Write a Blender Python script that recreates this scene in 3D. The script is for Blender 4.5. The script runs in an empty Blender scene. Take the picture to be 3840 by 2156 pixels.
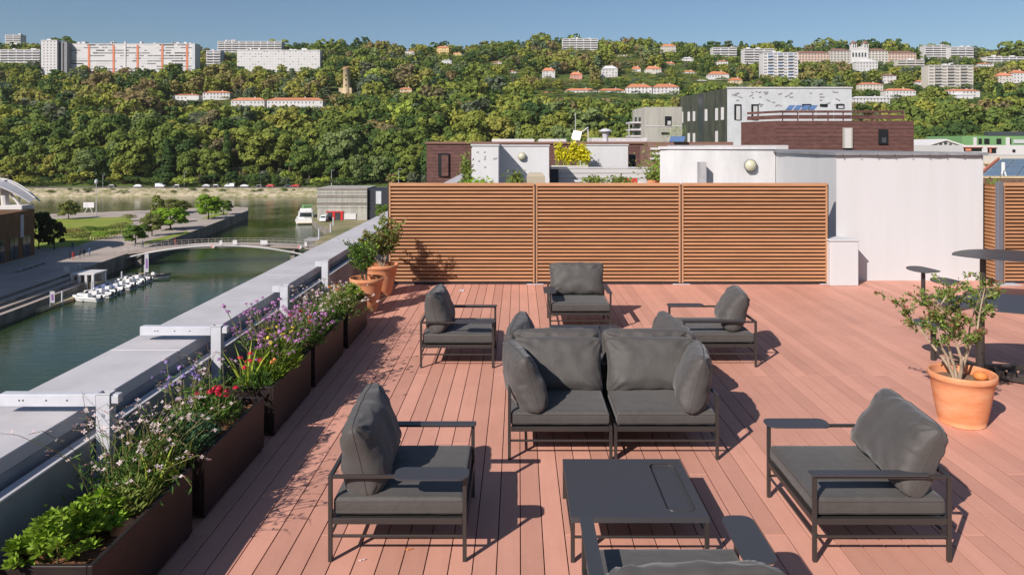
import bpy, math, random
import numpy as np
from mathutils import Vector, Matrix, noise as mnoise
R = math.radians
S = bpy.context.scene
COL = S.collection
random.seed(7)

# ------------------------------------------------------------------ camera, sky, sun, exposure
FPX, CU, CV, CAMH = 2750.0, 1945.0, 545.0, 2.6      # focal length and horizon, in units of the 3840 wide frame
cam = bpy.data.objects.new('camera', bpy.data.cameras.new('camera'))
COL.objects.link(cam); S.camera = cam
cam.location = (0, 0, CAMH); cam.rotation_euler = (R(90), 0, 0)
cam.data.sensor_width = 36; cam.data.lens = FPX / 3840 * 36
cam.data.shift_x = -(CU - 1920) / 3840
cam.data.shift_y = (CV - 1078) / 3840
cam.data.clip_start = 0.05; cam.data.clip_end = 9000

SUN_EL, SUN_TO = R(34.5), (-0.618, -0.786)         # direction towards the sun (x, y)
world = bpy.data.worlds.new('World'); S.world = world; world.use_nodes = True
wn = world.node_tree.nodes; wl = world.node_tree.links; wn.clear()
wo = wn.new('ShaderNodeOutputWorld'); wb = wn.new('ShaderNodeBackground'); sky = wn.new('ShaderNodeTexSky')
sky.sky_type = 'NISHITA'; sky.sun_disc = False; sky.sun_elevation = SUN_EL
sky.sun_rotation = math.atan2(SUN_TO[0], SUN_TO[1])
sky.altitude = 200; sky.air_density = 1.1; sky.dust_density = 0.9; sky.ozone_density = 5.0
wb.inputs['Strength'].default_value = 0.074
wl.new(sky.outputs[0], wb.inputs['Color']); wl.new(wb.outputs[0], wo.inputs['Surface'])
sl = bpy.data.lights.new('sun', 'SUN'); sl.energy = 5.0; sl.angle = R(0.5); sl.color = (1.0, 0.93, 0.86)
sun = bpy.data.objects.new('sun', sl); COL.objects.link(sun)
sd = Vector((SUN_TO[0] * math.cos(SUN_EL), SUN_TO[1] * math.cos(SUN_EL), math.sin(SUN_EL)))
sun.rotation_euler = sd.to_track_quat('Z', 'Y').to_euler(); sun.location = (-20, -20, 60)
S.view_settings.view_transform = 'Standard'; S.view_settings.look = 'None'
S.view_settings.exposure = 0.28; S.view_settings.gamma = 1; S.view_settings.use_curve_mapping = False
S.render.engine = 'CYCLES'; S.cycles.max_bounces = 6; S.cycles.use_denoising = True

def P(u, v, z=0.0):                       # point at height z seen at (u, v)
    d = FPX * (CAMH - z) / (v - CV)
    return Vector(((u - CU) / FPX * d, d, z))
def D(u, v, d):                           # point at depth d seen at (u, v)
    return Vector(((u - CU) / FPX * d, d, CAMH - (v - CV) / FPX * d))

# ------------------------------------------------------------------ materials
def mat(name, col, rough=0.7, spec=0.3, metal=0.0, var=0.0, vscale=5.0, bump=0.0, bscale=60.0, rnd=0.0,
        stretch=None, col2=None, trans=0.0, coord='Object', stain=None):
    m = bpy.data.materials.new(name); m.use_nodes = True
    nt = m.node_tree; n = nt.nodes; l = nt.links
    b = n['Principled BSDF']
    b.inputs['Roughness'].default_value = rough; b.inputs['Metallic'].default_value = metal
    b.inputs['Specular IOR Level'].default_value = spec
    b.inputs['Base Color'].default_value = (*col, 1)
    tc = n.new('ShaderNodeTexCoord'); mp = n.new('ShaderNodeMapping')
    l.new(tc.outputs[coord], mp.inputs[0])
    if stretch: mp.inputs['Scale'].default_value = stretch
    src = None
    if var > 0 or col2:
        nz = n.new('ShaderNodeTexNoise'); nz.inputs['Scale'].default_value = vscale; nz.inputs['Detail'].default_value = 6
        nz.inputs['Roughness'].default_value = 0.65
        l.new(mp.outputs[0], nz.inputs['Vector'])
        mx = n.new('ShaderNodeMix'); mx.data_type = 'RGBA'
        c2 = col2 if col2 else tuple(c * (1 - var) for c in col)
        c1 = col if col2 else tuple(min(1, c * (1 + var)) for c in col)
        mx.inputs[6].default_value = (*c1, 1); mx.inputs[7].default_value = (*c2, 1)
        rp = n.new('ShaderNodeValToRGB'); rp.color_ramp.elements[0].position = 0.35; rp.color_ramp.elements[1].position = 0.65
        l.new(nz.outputs['Fac'], rp.inputs[0]); l.new(rp.outputs[0], mx.inputs[0])
        src = mx.outputs[2]
    if rnd > 0:
        oi = n.new('ShaderNodeObjectInfo'); hs = n.new('ShaderNodeHueSaturation')
        mr = n.new('ShaderNodeMapRange'); mr.inputs[3].default_value = 1 - rnd; mr.inputs[4].default_value = 1 + rnd
        l.new(oi.outputs['Random'], mr.inputs[0]); l.new(mr.outputs[0], hs.inputs['Value'])
        if src: l.new(src, hs.inputs['Color'])
        else: hs.inputs['Color'].default_value = (*col, 1)
        src = hs.outputs[0]
    if stain:
        ge = n.new('ShaderNodeNewGeometry'); ns = n.new('ShaderNodeTexNoise'); ns.inputs['Scale'].default_value = stain[0]; ns.inputs['Detail'].default_value = 7; ns.inputs['Roughness'].default_value = 0.7
        l.new(ge.outputs['Position'], ns.inputs['Vector'])
        hv = n.new('ShaderNodeHueSaturation'); m2 = n.new('ShaderNodeMapRange'); m2.inputs[1].default_value = 0.35; m2.inputs[2].default_value = 0.65
        m2.inputs[3].default_value = 1 - stain[1]; m2.inputs[4].default_value = 1 + stain[1] * .6
        l.new(ns.outputs['Fac'], m2.inputs[0]); l.new(m2.outputs[0], hv.inputs['Value'])
        if src: l.new(src, hv.inputs['Color'])
        else: hv.inputs['Color'].default_value = (*col, 1)
        src = hv.outputs[0]
    if src: l.new(src, b.inputs['Base Color'])
    if bump > 0:
        nb = n.new('ShaderNodeTexNoise'); nb.inputs['Scale'].default_value = bscale; nb.inputs['Detail'].default_value = 4
        l.new(mp.outputs[0], nb.inputs['Vector'])
        bp = n.new('ShaderNodeBump'); bp.inputs['Strength'].default_value = bump; bp.inputs['Distance'].default_value = 0.01
        l.new(nb.outputs['Fac'], bp.inputs['Height']); l.new(bp.outputs[0], b.inputs['Normal'])
    if trans > 0:
        tr = n.new('ShaderNodeBsdfTranslucent'); ms = n.new('ShaderNodeMixShader'); ms.inputs[0].default_value = trans
        if src: l.new(src, tr.inputs[0])
        else: tr.inputs[0].default_value = (*col, 1)
        out = n['Material Output']
        l.new(b.outputs[0], ms.inputs[1]); l.new(tr.outputs[0], ms.inputs[2]); l.new(ms.outputs[0], out.inputs[0])
    return m

M = {}
M['deck'] = mat('composite_decking', (0.58, 0.287, 0.212), 0.62, 0.3, var=0.035, vscale=3, rnd=0.12, stretch=(6, 0.5, 1), bump=0.12, bscale=60, stain=(1.3, 0.07))
M['under'] = mat('under_deck', (0.03, 0.02, 0.02), 0.9)
M['frame'] = mat('charcoal_powder_coat', (0.034, 0.029, 0.027), 0.38, 0.5, bump=0.03, bscale=300)
M['plate'] = mat('slate_grey_metal', (0.048, 0.047, 0.052), 0.45, 0.45, bump=0.03, bscale=300)
def fabric():
    m = mat('charcoal_canvas', (0.064, 0.057, 0.053), 0.60, 0.38, var=0.10, vscale=7)
    n = m.node_tree.nodes; l = m.node_tree.links; b = n['Principled BSDF']
    tc = n.new('ShaderNodeTexCoord'); w1 = n.new('ShaderNodeTexWave'); w2 = n.new('ShaderNodeTexWave')
    for w, ax in ((w1, 'X'), (w2, 'Z')):
        w.bands_direction = ax; w.inputs['Scale'].default_value = 110; w.inputs['Distortion'].default_value = 1.5
        l.new(tc.outputs['Object'], w.inputs['Vector'])
    nz = n.new('ShaderNodeTexNoise'); nz.inputs['Scale'].default_value = 9; nz.inputs['Detail'].default_value = 3
    nz.inputs['Distortion'].default_value = 1.2
    l.new(tc.outputs['Object'], nz.inputs['Vector'])
    ad = n.new('ShaderNodeMath'); ad.operation = 'ADD'; l.new(w1.outputs['Fac'], ad.inputs[0]); l.new(w2.outputs['Fac'], ad.inputs[1])
    b1 = n.new('ShaderNodeBump'); b1.inputs['Strength'].default_value = 0.3; b1.inputs['Distance'].default_value = 0.0008
    l.new(ad.outputs[0], b1.inputs['Height'])
    b2 = n.new('ShaderNodeBump'); b2.inputs['Strength'].default_value = 0.16; b2.inputs['Distance'].default_value = 0.03
    l.new(nz.outputs['Fac'], b2.inputs['Height']); l.new(b1.outputs[0], b2.inputs['Normal']); l.new(b2.outputs[0], b.inputs['Normal'])
    b.inputs['Sheen Weight'].default_value = 0.15
    return m
M['fabric'] = fabric()
M['piping'] = mat('charcoal_piping', (0.068, 0.060, 0.056), 0.62, 0.35)
M['slat'] = mat('tan_slat', (0.43, 0.225, 0.120), 0.6, 0.3, var=0.14, vscale=3, stretch=(0.5, 1, 10), rnd=0.09)
M['slatshade'] = mat('slat_underside_shade', (0.24, 0.11, 0.045), 0.8)  # brown stands in for the slats' shaded, bounce-lit undersides
M['coping'] = mat('painted_coping', (0.50, 0.475, 0.485), 0.6, 0.3, var=0.06, vscale=1.6, bump=0.1, bscale=8, stain=(2.2, 0.10))
M['galv'] = mat('grey_painted_steel', (0.50, 0.50, 0.54), 0.5, 0.4, var=0.05, vscale=6, stain=(9, 0.07))
M['concrete'] = mat('cast_concrete', (0.33, 0.315, 0.32), 0.85, 0.2, var=0.18, vscale=1.5, bump=0.2, bscale=25)
M['gutter'] = mat('gutter_blue_shade', (0.16, 0.19, 0.24), 0.7, 0.3, var=0.15, vscale=3)  # dark blue tone of the shaded, sky-lit recess put into the colour
M['planter'] = mat('dark_brown_planter', (0.024, 0.016, 0.014), 0.5, 0.35, var=0.25, vscale=5, bump=0.05)
M['soil'] = mat('bark_soil', (0.10, 0.05, 0.03), 0.95, 0.1, col2=(0.25, 0.12, 0.06), vscale=45, bump=1.0, bscale=50)
M['drysoil'] = mat('dry_soil', (0.22, 0.14, 0.09), 0.95, 0.1, var=0.3, vscale=30, bump=0.8, bscale=60)
M['terra'] = mat('terracotta', (0.58, 0.20, 0.085), 0.8, 0.15, col2=(0.64, 0.31, 0.17), vscale=3.5, stretch=(1, 1, 3), bump=0.1, bscale=30)
M['white'] = mat('white_render', (0.54, 0.535, 0.545), 0.85, 0.2, col2=(0.51, 0.505, 0.51), vscale=1.1, stretch=(2.2, 2.2, 0.22), bump=0.08, bscale=20)
M['whiteworn'] = mat('weathered_white_render', (0.54, 0.53, 0.535), 0.85, 0.2, col2=(0.45, 0.44, 0.44), vscale=1.6, stretch=(1.4, 1, 0.35))
M['membrane'] = mat('grey_roof_membrane', (0.26, 0.26, 0.28), 0.85, 0.2, col2=(0.18, 0.18, 0.19), vscale=1.5, bump=0.6, bscale=5)
M['brownshingle'] = mat('brown_shingle', (0.105, 0.048, 0.042), 0.75, 0.3, var=0.25, vscale=1.5, rnd=0.08, stretch=(1, 1, 3))
M['timbergrey'] = mat('weathered_timber', (0.27, 0.235, 0.21), 0.9, 0.15, col2=(0.17, 0.145, 0.13), vscale=0.5, stretch=(.3, 1, 2))
M['postgrey'] = mat('slate_post_paint', (0.13, 0.13, 0.15), 0.5, 0.4)
M['dark'] = mat('dark_opening', (0.012, 0.012, 0.014), 0.3, 0.5)
M['glass'] = mat('dark_glass', (0.05, 0.06, 0.07), 0.08, 0.6)
M['paleglass'] = mat('pale_blind', (0.45, 0.45, 0.45), 0.3, 0.5)
M['lampglass'] = mat('cream_lamp_glass', (0.50, 0.47, 0.34), 0.3, 0.5)
M['speckle'] = mat('speckled_panel', (0.47, 0.48, 0.50), 0.7, 0.3, var=0.10, vscale=0.5)
M['greenfacade'] = mat('dark_green_facade', (0.035, 0.043, 0.033), 0.7, 0.3, col2=(0.085, 0.088, 0.065), vscale=1.2, stretch=(1, 1, 0.25))
M['concretewall'] = mat('weathered_concrete', (0.42, 0.40, 0.36), 0.85, 0.2, col2=(0.29, 0.28, 0.25), vscale=0.5, stretch=(2, 2, 0.25))
M['solar'] = mat('solar_glass', (0.045, 0.06, 0.13), 0.15, 0.6)
M['solarpale'] = mat('blue_solar_glass', (0.10, 0.17, 0.32), 0.2, 0.6)  # paler blue than the dark roof modules
M['tile'] = mat('orange_roof_tile', (0.50, 0.20, 0.11), 0.85, 0.2, var=0.2, vscale=0.5, rnd=0.12)
M['cream'] = mat('cream_render', (0.50, 0.46, 0.41), 0.85, 0.2, var=0.05, vscale=0.1, rnd=0.08)
M['hwhite'] = mat('pale_facade', (0.56, 0.54, 0.54), 0.85, 0.2, var=0.04, vscale=0.1, rnd=0.05)
M['pink'] = mat('pink_render', (0.55, 0.27, 0.22), 0.85, 0.2)
M['yellow'] = mat('yellow_render', (0.62, 0.45, 0.20), 0.85, 0.2)
M['orangepanel'] = mat('orange_panel', (0.55, 0.20, 0.12), 0.8, 0.2)
M['stone'] = mat('tan_stone', (0.52, 0.40, 0.26), 0.9, 0.1, var=0.15, vscale=0.4)
M['brown'] = mat('rust_brown_panel', (0.14, 0.07, 0.03), 0.7, 0.3, var=0.2, vscale=0.6)
M['quay'] = mat('quay_paving', (0.38, 0.32, 0.28), 0.9, 0.15, var=0.15, vscale=0.12)
M['quaywall'] = mat('quay_stone_wall', (0.20, 0.18, 0.155), 0.9, 0.15, var=0.3, vscale=0.5, stretch=(1, 1, 0.4))
M['sandy'] = mat('sandy_ground', (0.33, 0.27, 0.17), 0.95, 0.1, col2=(0.12, 0.14, 0.05), vscale=0.07)
M['lawn'] = mat('lawn_grass', (0.16, 0.24, 0.035), 0.95, 0.1, col2=(0.26, 0.27, 0.06), vscale=0.12)
M['riprap'] = mat('pale_riprap', (0.50, 0.41, 0.31), 0.95, 0.1, col2=(0.15, 0.16, 0.05), vscale=0.30, stretch=(1, 1, 2))
M['asphalt'] = mat('asphalt', (0.17, 0.155, 0.15), 0.9, 0.2, var=0.1, vscale=0.3)
M['hill'] = mat('hillside_undergrowth', (0.09, 0.12, 0.03), 0.95, 0.1, col2=(0.05, 0.075, 0.02), vscale=0.05)
M['bark'] = mat('bark', (0.11, 0.08, 0.055), 0.9, 0.1, var=0.2, vscale=10)
M['palebark'] = mat('pale_bark', (0.36, 0.27, 0.19), 0.8, 0.2, var=0.25, vscale=14)
M['boatwhite'] = mat('white_gelcoat', (0.72, 0.71, 0.70), 0.25, 0.5)
M['rubber'] = mat('black_rubber', (0.02, 0.02, 0.022), 0.5, 0.4)
M['wood'] = mat('pale_wood_deck', (0.45, 0.36, 0.22), 0.8, 0.2, var=0.1, vscale=2)
M['tarp'] = mat('blue_tarp', (0.14, 0.17, 0.33), 0.7, 0.3)
M['red'] = mat('red_paint', (0.50, 0.03, 0.03), 0.4, 0.4)
M['grn'] = mat('bright_green_panel', (0.15, 0.29, 0.12), 0.7, 0.3)
M['banner'] = mat('banner_cloth', (0.42, 0.41, 0.43), 0.8, 0.2)
M['purple'] = mat('purple_print', (0.20, 0.10, 0.28), 0.8, 0.2)
M['bluecloth'] = mat('blue_cloth', (0.05, 0.08, 0.18), 0.8); M['redcloth'] = mat('red_cloth', (0.45, 0.06, 0.04), 0.8)
M['skin'] = mat('skin', (0.45, 0.27, 0.19), 0.6); M['blackcloth'] = mat('black_cloth', (0.02, 0.02, 0.025), 0.8)
M['beige'] = mat('beige_cover', (0.36, 0.31, 0.23), 0.9)
M['greysiding'] = mat('pale_grey_boards', (0.48, 0.46, 0.45), 0.85, rnd=0.05)
M['anthracite'] = mat('anthracite_panel', (0.03, 0.033, 0.042), 0.5)
def leafmat(name, c, t=0.25, r=0.12):
    return mat(name, c, 0.55, 0.25, var=0.25, vscale=9, rnd=r, trans=t)
M['leaf_lime'] = leafmat('lime_leaf', (0.22, 0.34, 0.03))
M['leaf_green'] = leafmat('green_leaf', (0.09, 0.17, 0.03))
M['leaf_yellow'] = leafmat('yellow_green_blade', (0.35, 0.42, 0.05))
M['leaf_blue'] = leafmat('blue_green_leaf', (0.09, 0.18, 0.09))
M['leaf_olive'] = leafmat('olive_leaf', (0.20, 0.25, 0.055))
M['leaf_red'] = leafmat('reddish_leaf', (0.28, 0.11, 0.07))
M['leaf_gold'] = leafmat('golden_bamboo_leaf', (0.72, 0.66, 0.035), .35)
M['stem'] = mat('green_stem', (0.16, 0.15, 0.05), 0.7)
M['fl_white'] = mat('white_pink_petal', (0.72, 0.58, 0.56), 0.6, trans=0.25)
M['fl_pink'] = mat('pink_bud', (0.55, 0.24, 0.25), 0.6)
M['fl_purple'] = mat('purple_petal', (0.44, 0.19, 0.42), 0.6, trans=0.2, var=0.3, vscale=30)
M['fl_red'] = mat('crimson_petal', (0.60, 0.025, 0.06), 0.6, trans=0.15)
M['fl_yellow'] = mat('yellow_petal', (0.60, 0.50, 0.06), 0.6)
M['fl_orange'] = mat('orange_petal', (0.65, 0.22, 0.06), 0.6)
M['fl_lav'] = mat('lavender_petal', (0.24, 0.18, 0.40), 0.6)

# forest leaves: each tree keeps its own colour
RAMP = [(0.00, (0.048, 0.092, 0.026)), (0.16, (0.094, 0.150, 0.032)), (0.34, (0.168, 0.212, 0.040)),
        (0.52, (0.240, 0.265, 0.048)), (0.68, (0.325, 0.325, 0.056)), (0.80, (0.250, 0.230, 0.070)),
        (0.88, (0.250, 0.185, 0.085)), (0.95, (0.100, 0.140, 0.085)), (1.0, (0.30, 0.37, 0.06))]
def forest_mat(name, attr):
    m = bpy.data.materials.new(name); m.use_nodes = True
    n = m.node_tree.nodes; l = m.node_tree.links; b = n['Principled BSDF']
    b.inputs['Roughness'].default_value = 0.7; b.inputs['Specular IOR Level'].default_value = 0.15
    if attr:
        a = n.new('ShaderNodeAttribute'); a.attribute_name = 'tint'; f = a.outputs['Fac']
    else:
        a = n.new('ShaderNodeObjectInfo'); f = a.outputs['Random']
    r = n.new('ShaderNodeValToRGB'); cr = r.color_ramp
    while len(cr.elements) < len(RAMP): cr.elements.new(0.5)
    for e, (p, c) in zip(cr.elements, RAMP): e.position = p; e.color = (*c, 1)
    l.new(f, r.inputs[0])
    tc = n.new('ShaderNodeTexCoord'); nz = n.new('ShaderNodeTexNoise'); nz.inputs['Scale'].default_value = 0.35; nz.inputs['Detail'].default_value = 5
    g = n.new('ShaderNodeNewGeometry'); l.new(g.outputs['Position'], nz.inputs['Vector'])
    hs = n.new('ShaderNodeHueSaturation'); mr = n.new('ShaderNodeMapRange'); mr.inputs[3].default_value = 0.8; mr.inputs[4].default_value = 1.3
    mr.inputs[1].default_value = 0.25; mr.inputs[2].default_value = 0.75
    l.new(nz.outputs['Fac'], mr.inputs[0]); l.new(mr.outputs[0], hs.inputs['Value']); l.new(r.outputs[0], hs.inputs['Color'])
    l.new(hs.outputs[0], b.inputs['Base Color'])
    tr = n.new('ShaderNodeBsdfTranslucent'); ms = n.new('ShaderNodeMixShader'); ms.inputs[0].default_value = 0.3
    l.new(hs.outputs[0], tr.inputs[0]); l.new(b.outputs[0], ms.inputs[1]); l.new(tr.outputs[0], ms.inputs[2]); l.new(ms.outputs[0], n['Material Output'].inputs[0])
    return m
M['forest'] = forest_mat('forest_leaf', False); M['forest_mass'] = forest_mat('forest_mass_leaf', True)

def water_mat():
    m = bpy.data.materials.new('river_water'); m.use_nodes = True
    n = m.node_tree.nodes; l = m.node_tree.links; b = n['Principled BSDF']
    b.inputs['Base Color'].default_value = (0.022, 0.042, 0.012, 1); b.inputs['Roughness'].default_value = 0.06
    b.inputs['IOR'].default_value = 1.33; b.inputs['Specular IOR Level'].default_value = 0.6
    tc = n.new('ShaderNodeNewGeometry'); mp = n.new('ShaderNodeMapping'); mp.inputs['Scale'].default_value = (0.25, 0.9, 1)
    mp.inputs['Rotation'].default_value = (0, 0, R(12))
    l.new(tc.outputs['Position'], mp.inputs[0])
    a = n.new('ShaderNodeTexNoise'); a.inputs['Scale'].default_value = 0.9; a.inputs['Detail'].default_value = 6; a.inputs['Roughness'].default_value = 0.6
    c = n.new('ShaderNodeTexNoise'); c.inputs['Scale'].default_value = 0.05; c.inputs['Detail'].default_value = 2
    l.new(mp.outputs[0], a.inputs['Vector']); l.new(tc.outputs['Position'], c.inputs['Vector'])
    mr = n.new('ShaderNodeMapRange'); mr.inputs[1].default_value = 0.4; mr.inputs[2].default_value = 0.65; mr.inputs[3].default_value = 0.3; mr.inputs[4].default_value = 0.8
    l.new(c.outputs['Fac'], mr.inputs[0])
    bp = n.new('ShaderNodeBump'); bp.inputs['Distance'].default_value = 0.12
    l.new(mr.outputs[0], bp.inputs['Strength']); l.new(a.outputs['Fac'], bp.inputs['Height']); l.new(bp.outputs[0], b.inputs['Normal'])
    return m
M['water'] = water_mat()

# ------------------------------------------------------------------ mesh helpers
class MB:
    def __init__(s): s.v = []; s.f = []; s.m = []; s.T = None
    def add(s, vs, fs, mi=0):
        o = len(s.v)
        if s.T is not None: vs = [s.T @ Vector(p) for p in vs]
        s.v += [tuple(p) for p in vs]; s.f += [tuple(i + o for i in q) for q in fs]; s.m += [mi] * len(fs)
        return s
    def box(s, a, b, mi=0, T=None):
        x0, y0, z0 = a; x1, y1, z1 = b
        vs = [Vector(p) for p in ((x0,y0,z0),(x1,y0,z0),(x1,y1,z0),(x0,y1,z0),(x0,y0,z1),(x1,y0,z1),(x1,y1,z1),(x0,y1,z1))]
        if T is not None: vs = [T @ p for p in vs]
        return s.add(vs, [(0,3,2,1),(4,5,6,7),(0,1,5,4),(1,2,6,5),(2,3,7,6),(3,0,4,7)], mi)
    def cbox(s, a, b, c=0.003, mi=0):            # box with chamfered edges
        x0, y0, z0 = a; x1, y1, z1 = b; vs = []
        for sx in (0, 1):
            for sy in (0, 1):
                for sz in (0, 1):
                    X = (x0, x1)[sx]; Y = (y0, y1)[sy]; Z = (z0, z1)[sz]
                    dx = c * (1 - 2 * sx); dy = c * (1 - 2 * sy); dz = c * (1 - 2 * sz)
                    vs += [(X, Y + dy, Z + dz), (X + dx, Y, Z + dz), (X + dx, Y + dy, Z)]
        def k(sx, sy, sz, a): return (sx * 4 + sy * 2 + sz) * 3 + a
        F = []
        for q in (0, 1):
            F.append((k(q,0,0,0), k(q,0,1,0), k(q,1,1,0), k(q,1,0,0))); F.append((k(0,q,0,1), k(1,q,0,1), k(1,q,1,1), k(0,q,1,1)))
            F.append((k(0,0,q,2), k(0,1,q,2), k(1,1,q,2), k(1,0,q,2)))
            for r in (0, 1):
                F.append((k(q,r,0,0), k(q,r,1,0), k(q,r,1,1), k(q,r,0,1)))
                F.append((k(q,0,r,0), k(q,1,r,0), k(q,1,r,2), k(q,0,r,2)))
                F.append((k(0,q,r,1), k(1,q,r,1), k(1,q,r,2), k(0,q,r,2)))
                for t in (0, 1): F.append((k(q,r,t,0), k(q,r,t,1), k(q,r,t,2)))
        return s.add(vs, F, mi)
    def tube(s, pts, r, n=8, mi=0, cap=True):
        pts = [Vector(p) for p in pts]; rs = r if isinstance(r, (list, tuple)) else [r] * len(pts)
        o = len(s.v); vs = []; fs = []
        up = Vector((0, 0, 1))
        for i, p in enumerate(pts):
            t = (pts[min(i + 1, len(pts) - 1)] - pts[max(i - 1, 0)])
            t = t.normalized() if t.length > 1e-9 else Vector((0, 0, 1))
            a = t.cross(up if abs(t.z) < 0.95 else Vector((1, 0, 0))).normalized(); b = t.cross(a)
            for k in range(n):
                w = 2 * math.pi * k / n
                vs.append(p + (a * math.cos(w) + b * math.sin(w)) * rs[i])
        for i in range(len(pts) - 1):
            for k in range(n):
                fs.append((i*n+k, i*n+(k+1)%n, (i+1)*n+(k+1)%n, (i+1)*n+k))
        if cap: fs.append(tuple(range(n))[::-1]); fs.append(tuple((len(pts)-1)*n + k for k in range(n)))
        return s.add(vs, fs, mi)
    def lathe(s, prof, n=32, c=(0, 0), mi=0):
        vs = []; fs = []
        for r, z in prof:
            for k in range(n):
                w = 2 * math.pi * k / n; vs.append((c[0] + r * math.cos(w), c[1] + r * math.sin(w), z))
        for i in range(len(prof) - 1):
            for k in range(n): fs.append((i*n+k, i*n+(k+1)%n, (i+1)*n+(k+1)%n, (i+1)*n+k))
        return s.add(vs, fs, mi)
    def prism(s, poly, z0, z1, mi=0, bottom=True):
        n = len(poly)
        vs = [(p[0], p[1], z0) for p in poly] + [(p[0], p[1], z1) for p in poly]
        fs = [(i, (i+1)%n, n+(i+1)%n, n+i) for i in range(n)] + [tuple(range(n, 2*n))]
        if bottom: fs.append(tuple(range(n))[::-1])
        return s.add(vs, fs, mi)
    def build(s, name, mats, parent=None, smooth=False, loc=None):
        me = bpy.data.meshes.new(name)
        me.from_pydata(s.v, [], s.f)
        if not isinstance(mats, (list, tuple)): mats = [mats]
        for m in mats: me.materials.append(m)
        if len(mats) > 1: me.polygons.foreach_set('material_index', s.m)
        if smooth: me.polygons.foreach_set('use_smooth', [True] * len(s.f))
        me.update()
        return link(name, me, parent, loc)
def link(name, me, parent=None, loc=None):
    o = bpy.data.objects.new(name, me); COL.objects.link(o)
    if parent is not None: o.parent = parent
    if loc is not None: o.location = loc
    return o
def tag(o, label=None, cat=None, group=None, kind=None):
    if label: o['label'] = label
    if cat: o['category'] = cat
    if group: o['group'] = group
    if kind: o['kind'] = kind
    return o
def thing(name, label, cat, loc=(0, 0, 0), rz=0, group=None):
    o = bpy.data.objects.new(name, None); COL.objects.link(o); o.empty_display_size = 0.2
    o.location = loc; o.rotation_euler = (0, 0, rz); tag(o, label, cat, group); return o
def kids(o): return [c for c in bpy.data.objects if c.parent == o]
def tree_of(o, table=None):
    return [(c, tree_of(c)) for c in kids(o)]
def dup(root, struct, loc=None, rz=None, label=None, group=None):
    r = root.copy(); COL.objects.link(r)
    if loc is not None: r.location = loc
    if rz is not None: r.rotation_euler = (0, 0, rz)
    if label: r['label'] = label
    if group: r['group'] = group
    for c, gs in struct:
        k = c.copy(); COL.objects.link(k); k.parent = r
        for g, _ in gs:
            q = g.copy(); COL.objects.link(q); q.parent = k
    return r
def npmesh(name, V, F, mats, tint=None):      # quads from numpy
    me = bpy.data.meshes.new(name); nf = len(F)
    me.vertices.add(len(V)); me.vertices.foreach_set('co', V.astype(np.float32).ravel())
    me.loops.add(nf * 4); me.loops.foreach_set('vertex_index', F.astype(np.int32).ravel())
    me.polygons.add(nf); me.polygons.foreach_set('loop_start', np.arange(nf, dtype=np.int32) * 4)
    for m in mats: me.materials.append(m)
    if tint is not None:
        a = me.attributes.new('tint', 'FLOAT', 'FACE'); a.data.foreach_set('value', tint.astype(np.float32))
    me.update(calc_edges=True); me.validate(); return me

# ================================================================== THE SETTING FAR BELOW
WZ, QZ = CAMH - 27.0, CAMH - 24.0
SLOPE, FOOT = 0.255, 400.0
def tz(x, y):
    u = CU + x / y * FPX
    base = -20.4 if y < FOOT else -20.4 + (y - FOOT) * SLOPE
    top = -20.4 + (950 - FOOT) * SLOPE
    t = min(base, top + (y - 950) * 0.03)
    ridge = 7 * math.sin(x * 0.006 + 1.0) + 4 * math.sin(x * 0.017)
    k = min(1, max(0, (y - FOOT) / 350))
    return t + k * (ridge * 0.6 + 3.5 * mnoise.noise(Vector((x * 0.012, y * 0.012, 0))) * 1.2)
def dbase(v):                             # depth at which the hillside is seen at height v
    return 125.0 / (SLOPE - (CV - v) / FPX)
mb = MB(); nx, ny = 110, 60
for j in range(ny + 1):
    y = 396 + (j / ny) ** 1.3 * 1700
    for i in range(nx + 1):
        x = -1500 + 3200 * i / nx
        mb.v.append((x, y, tz(x, y) - (0.3 if j else 3)))
for j in range(ny):
    for i in range(nx): mb.f.append((j*(nx+1)+i, j*(nx+1)+i+1, (j+1)*(nx+1)+i+1, (j+1)*(nx+1)+i)); mb.m.append(0)
tag(mb.build('hillside', M['hill'], smooth=True), kind='structure')
g = MB().add([(-3500,-1500,WZ-2.5),(3500,-1500,WZ-2.5),(3500,5000,WZ-2.5),(-3500,5000,WZ-2.5)], [(0,1,2,3)])
tag(g.build('ground', M['hill']), kind='structure')
g = MB().add([(-2500,-300,WZ),(1500,-300,WZ),(1500,420,WZ),(-2500,420,WZ)], [(0,1,2,3)])
tag(g.build('river', M['water']), kind='structure')
# far bank: rocky slope, road, car park
mb = MB(); N = 150
for j, (yy, zz) in enumerate(((383, WZ - 0.6), (386, WZ + 1.3), (389.5, WZ + 2.6), (393, -20.6), (394.2, -20.38))):
    for i in range(N + 1):
        x = -700 + 900 * i / N
        yo = -(x + 300) * 0.035 * -1 * 0.6
        r = 0.45 if 0 < j < 4 else 0
        mb.v.append((x, yy + 6 * (x + 150) / 300 * 1.2 * 0.6 + random.uniform(-r, r), zz + random.uniform(-r, r)))
for j in range(4):
    for i in range(N): mb.f.append((j*(N+1)+i, j*(N+1)+i+1, (j+1)*(N+1)+i+1, (j+1)*(N+1)+i)); mb.m.append(0)
tag(mb.build('river_bank', M['riprap']), kind='structure')
mb = MB().add([(-700,391.5,-20.39),(200,399,-20.39),(200,408,-20.25),(-700,401,-20.3)], [(0,1,2,3)])
tag(mb.build('riverside_road', M['asphalt']), kind='structure')

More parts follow.
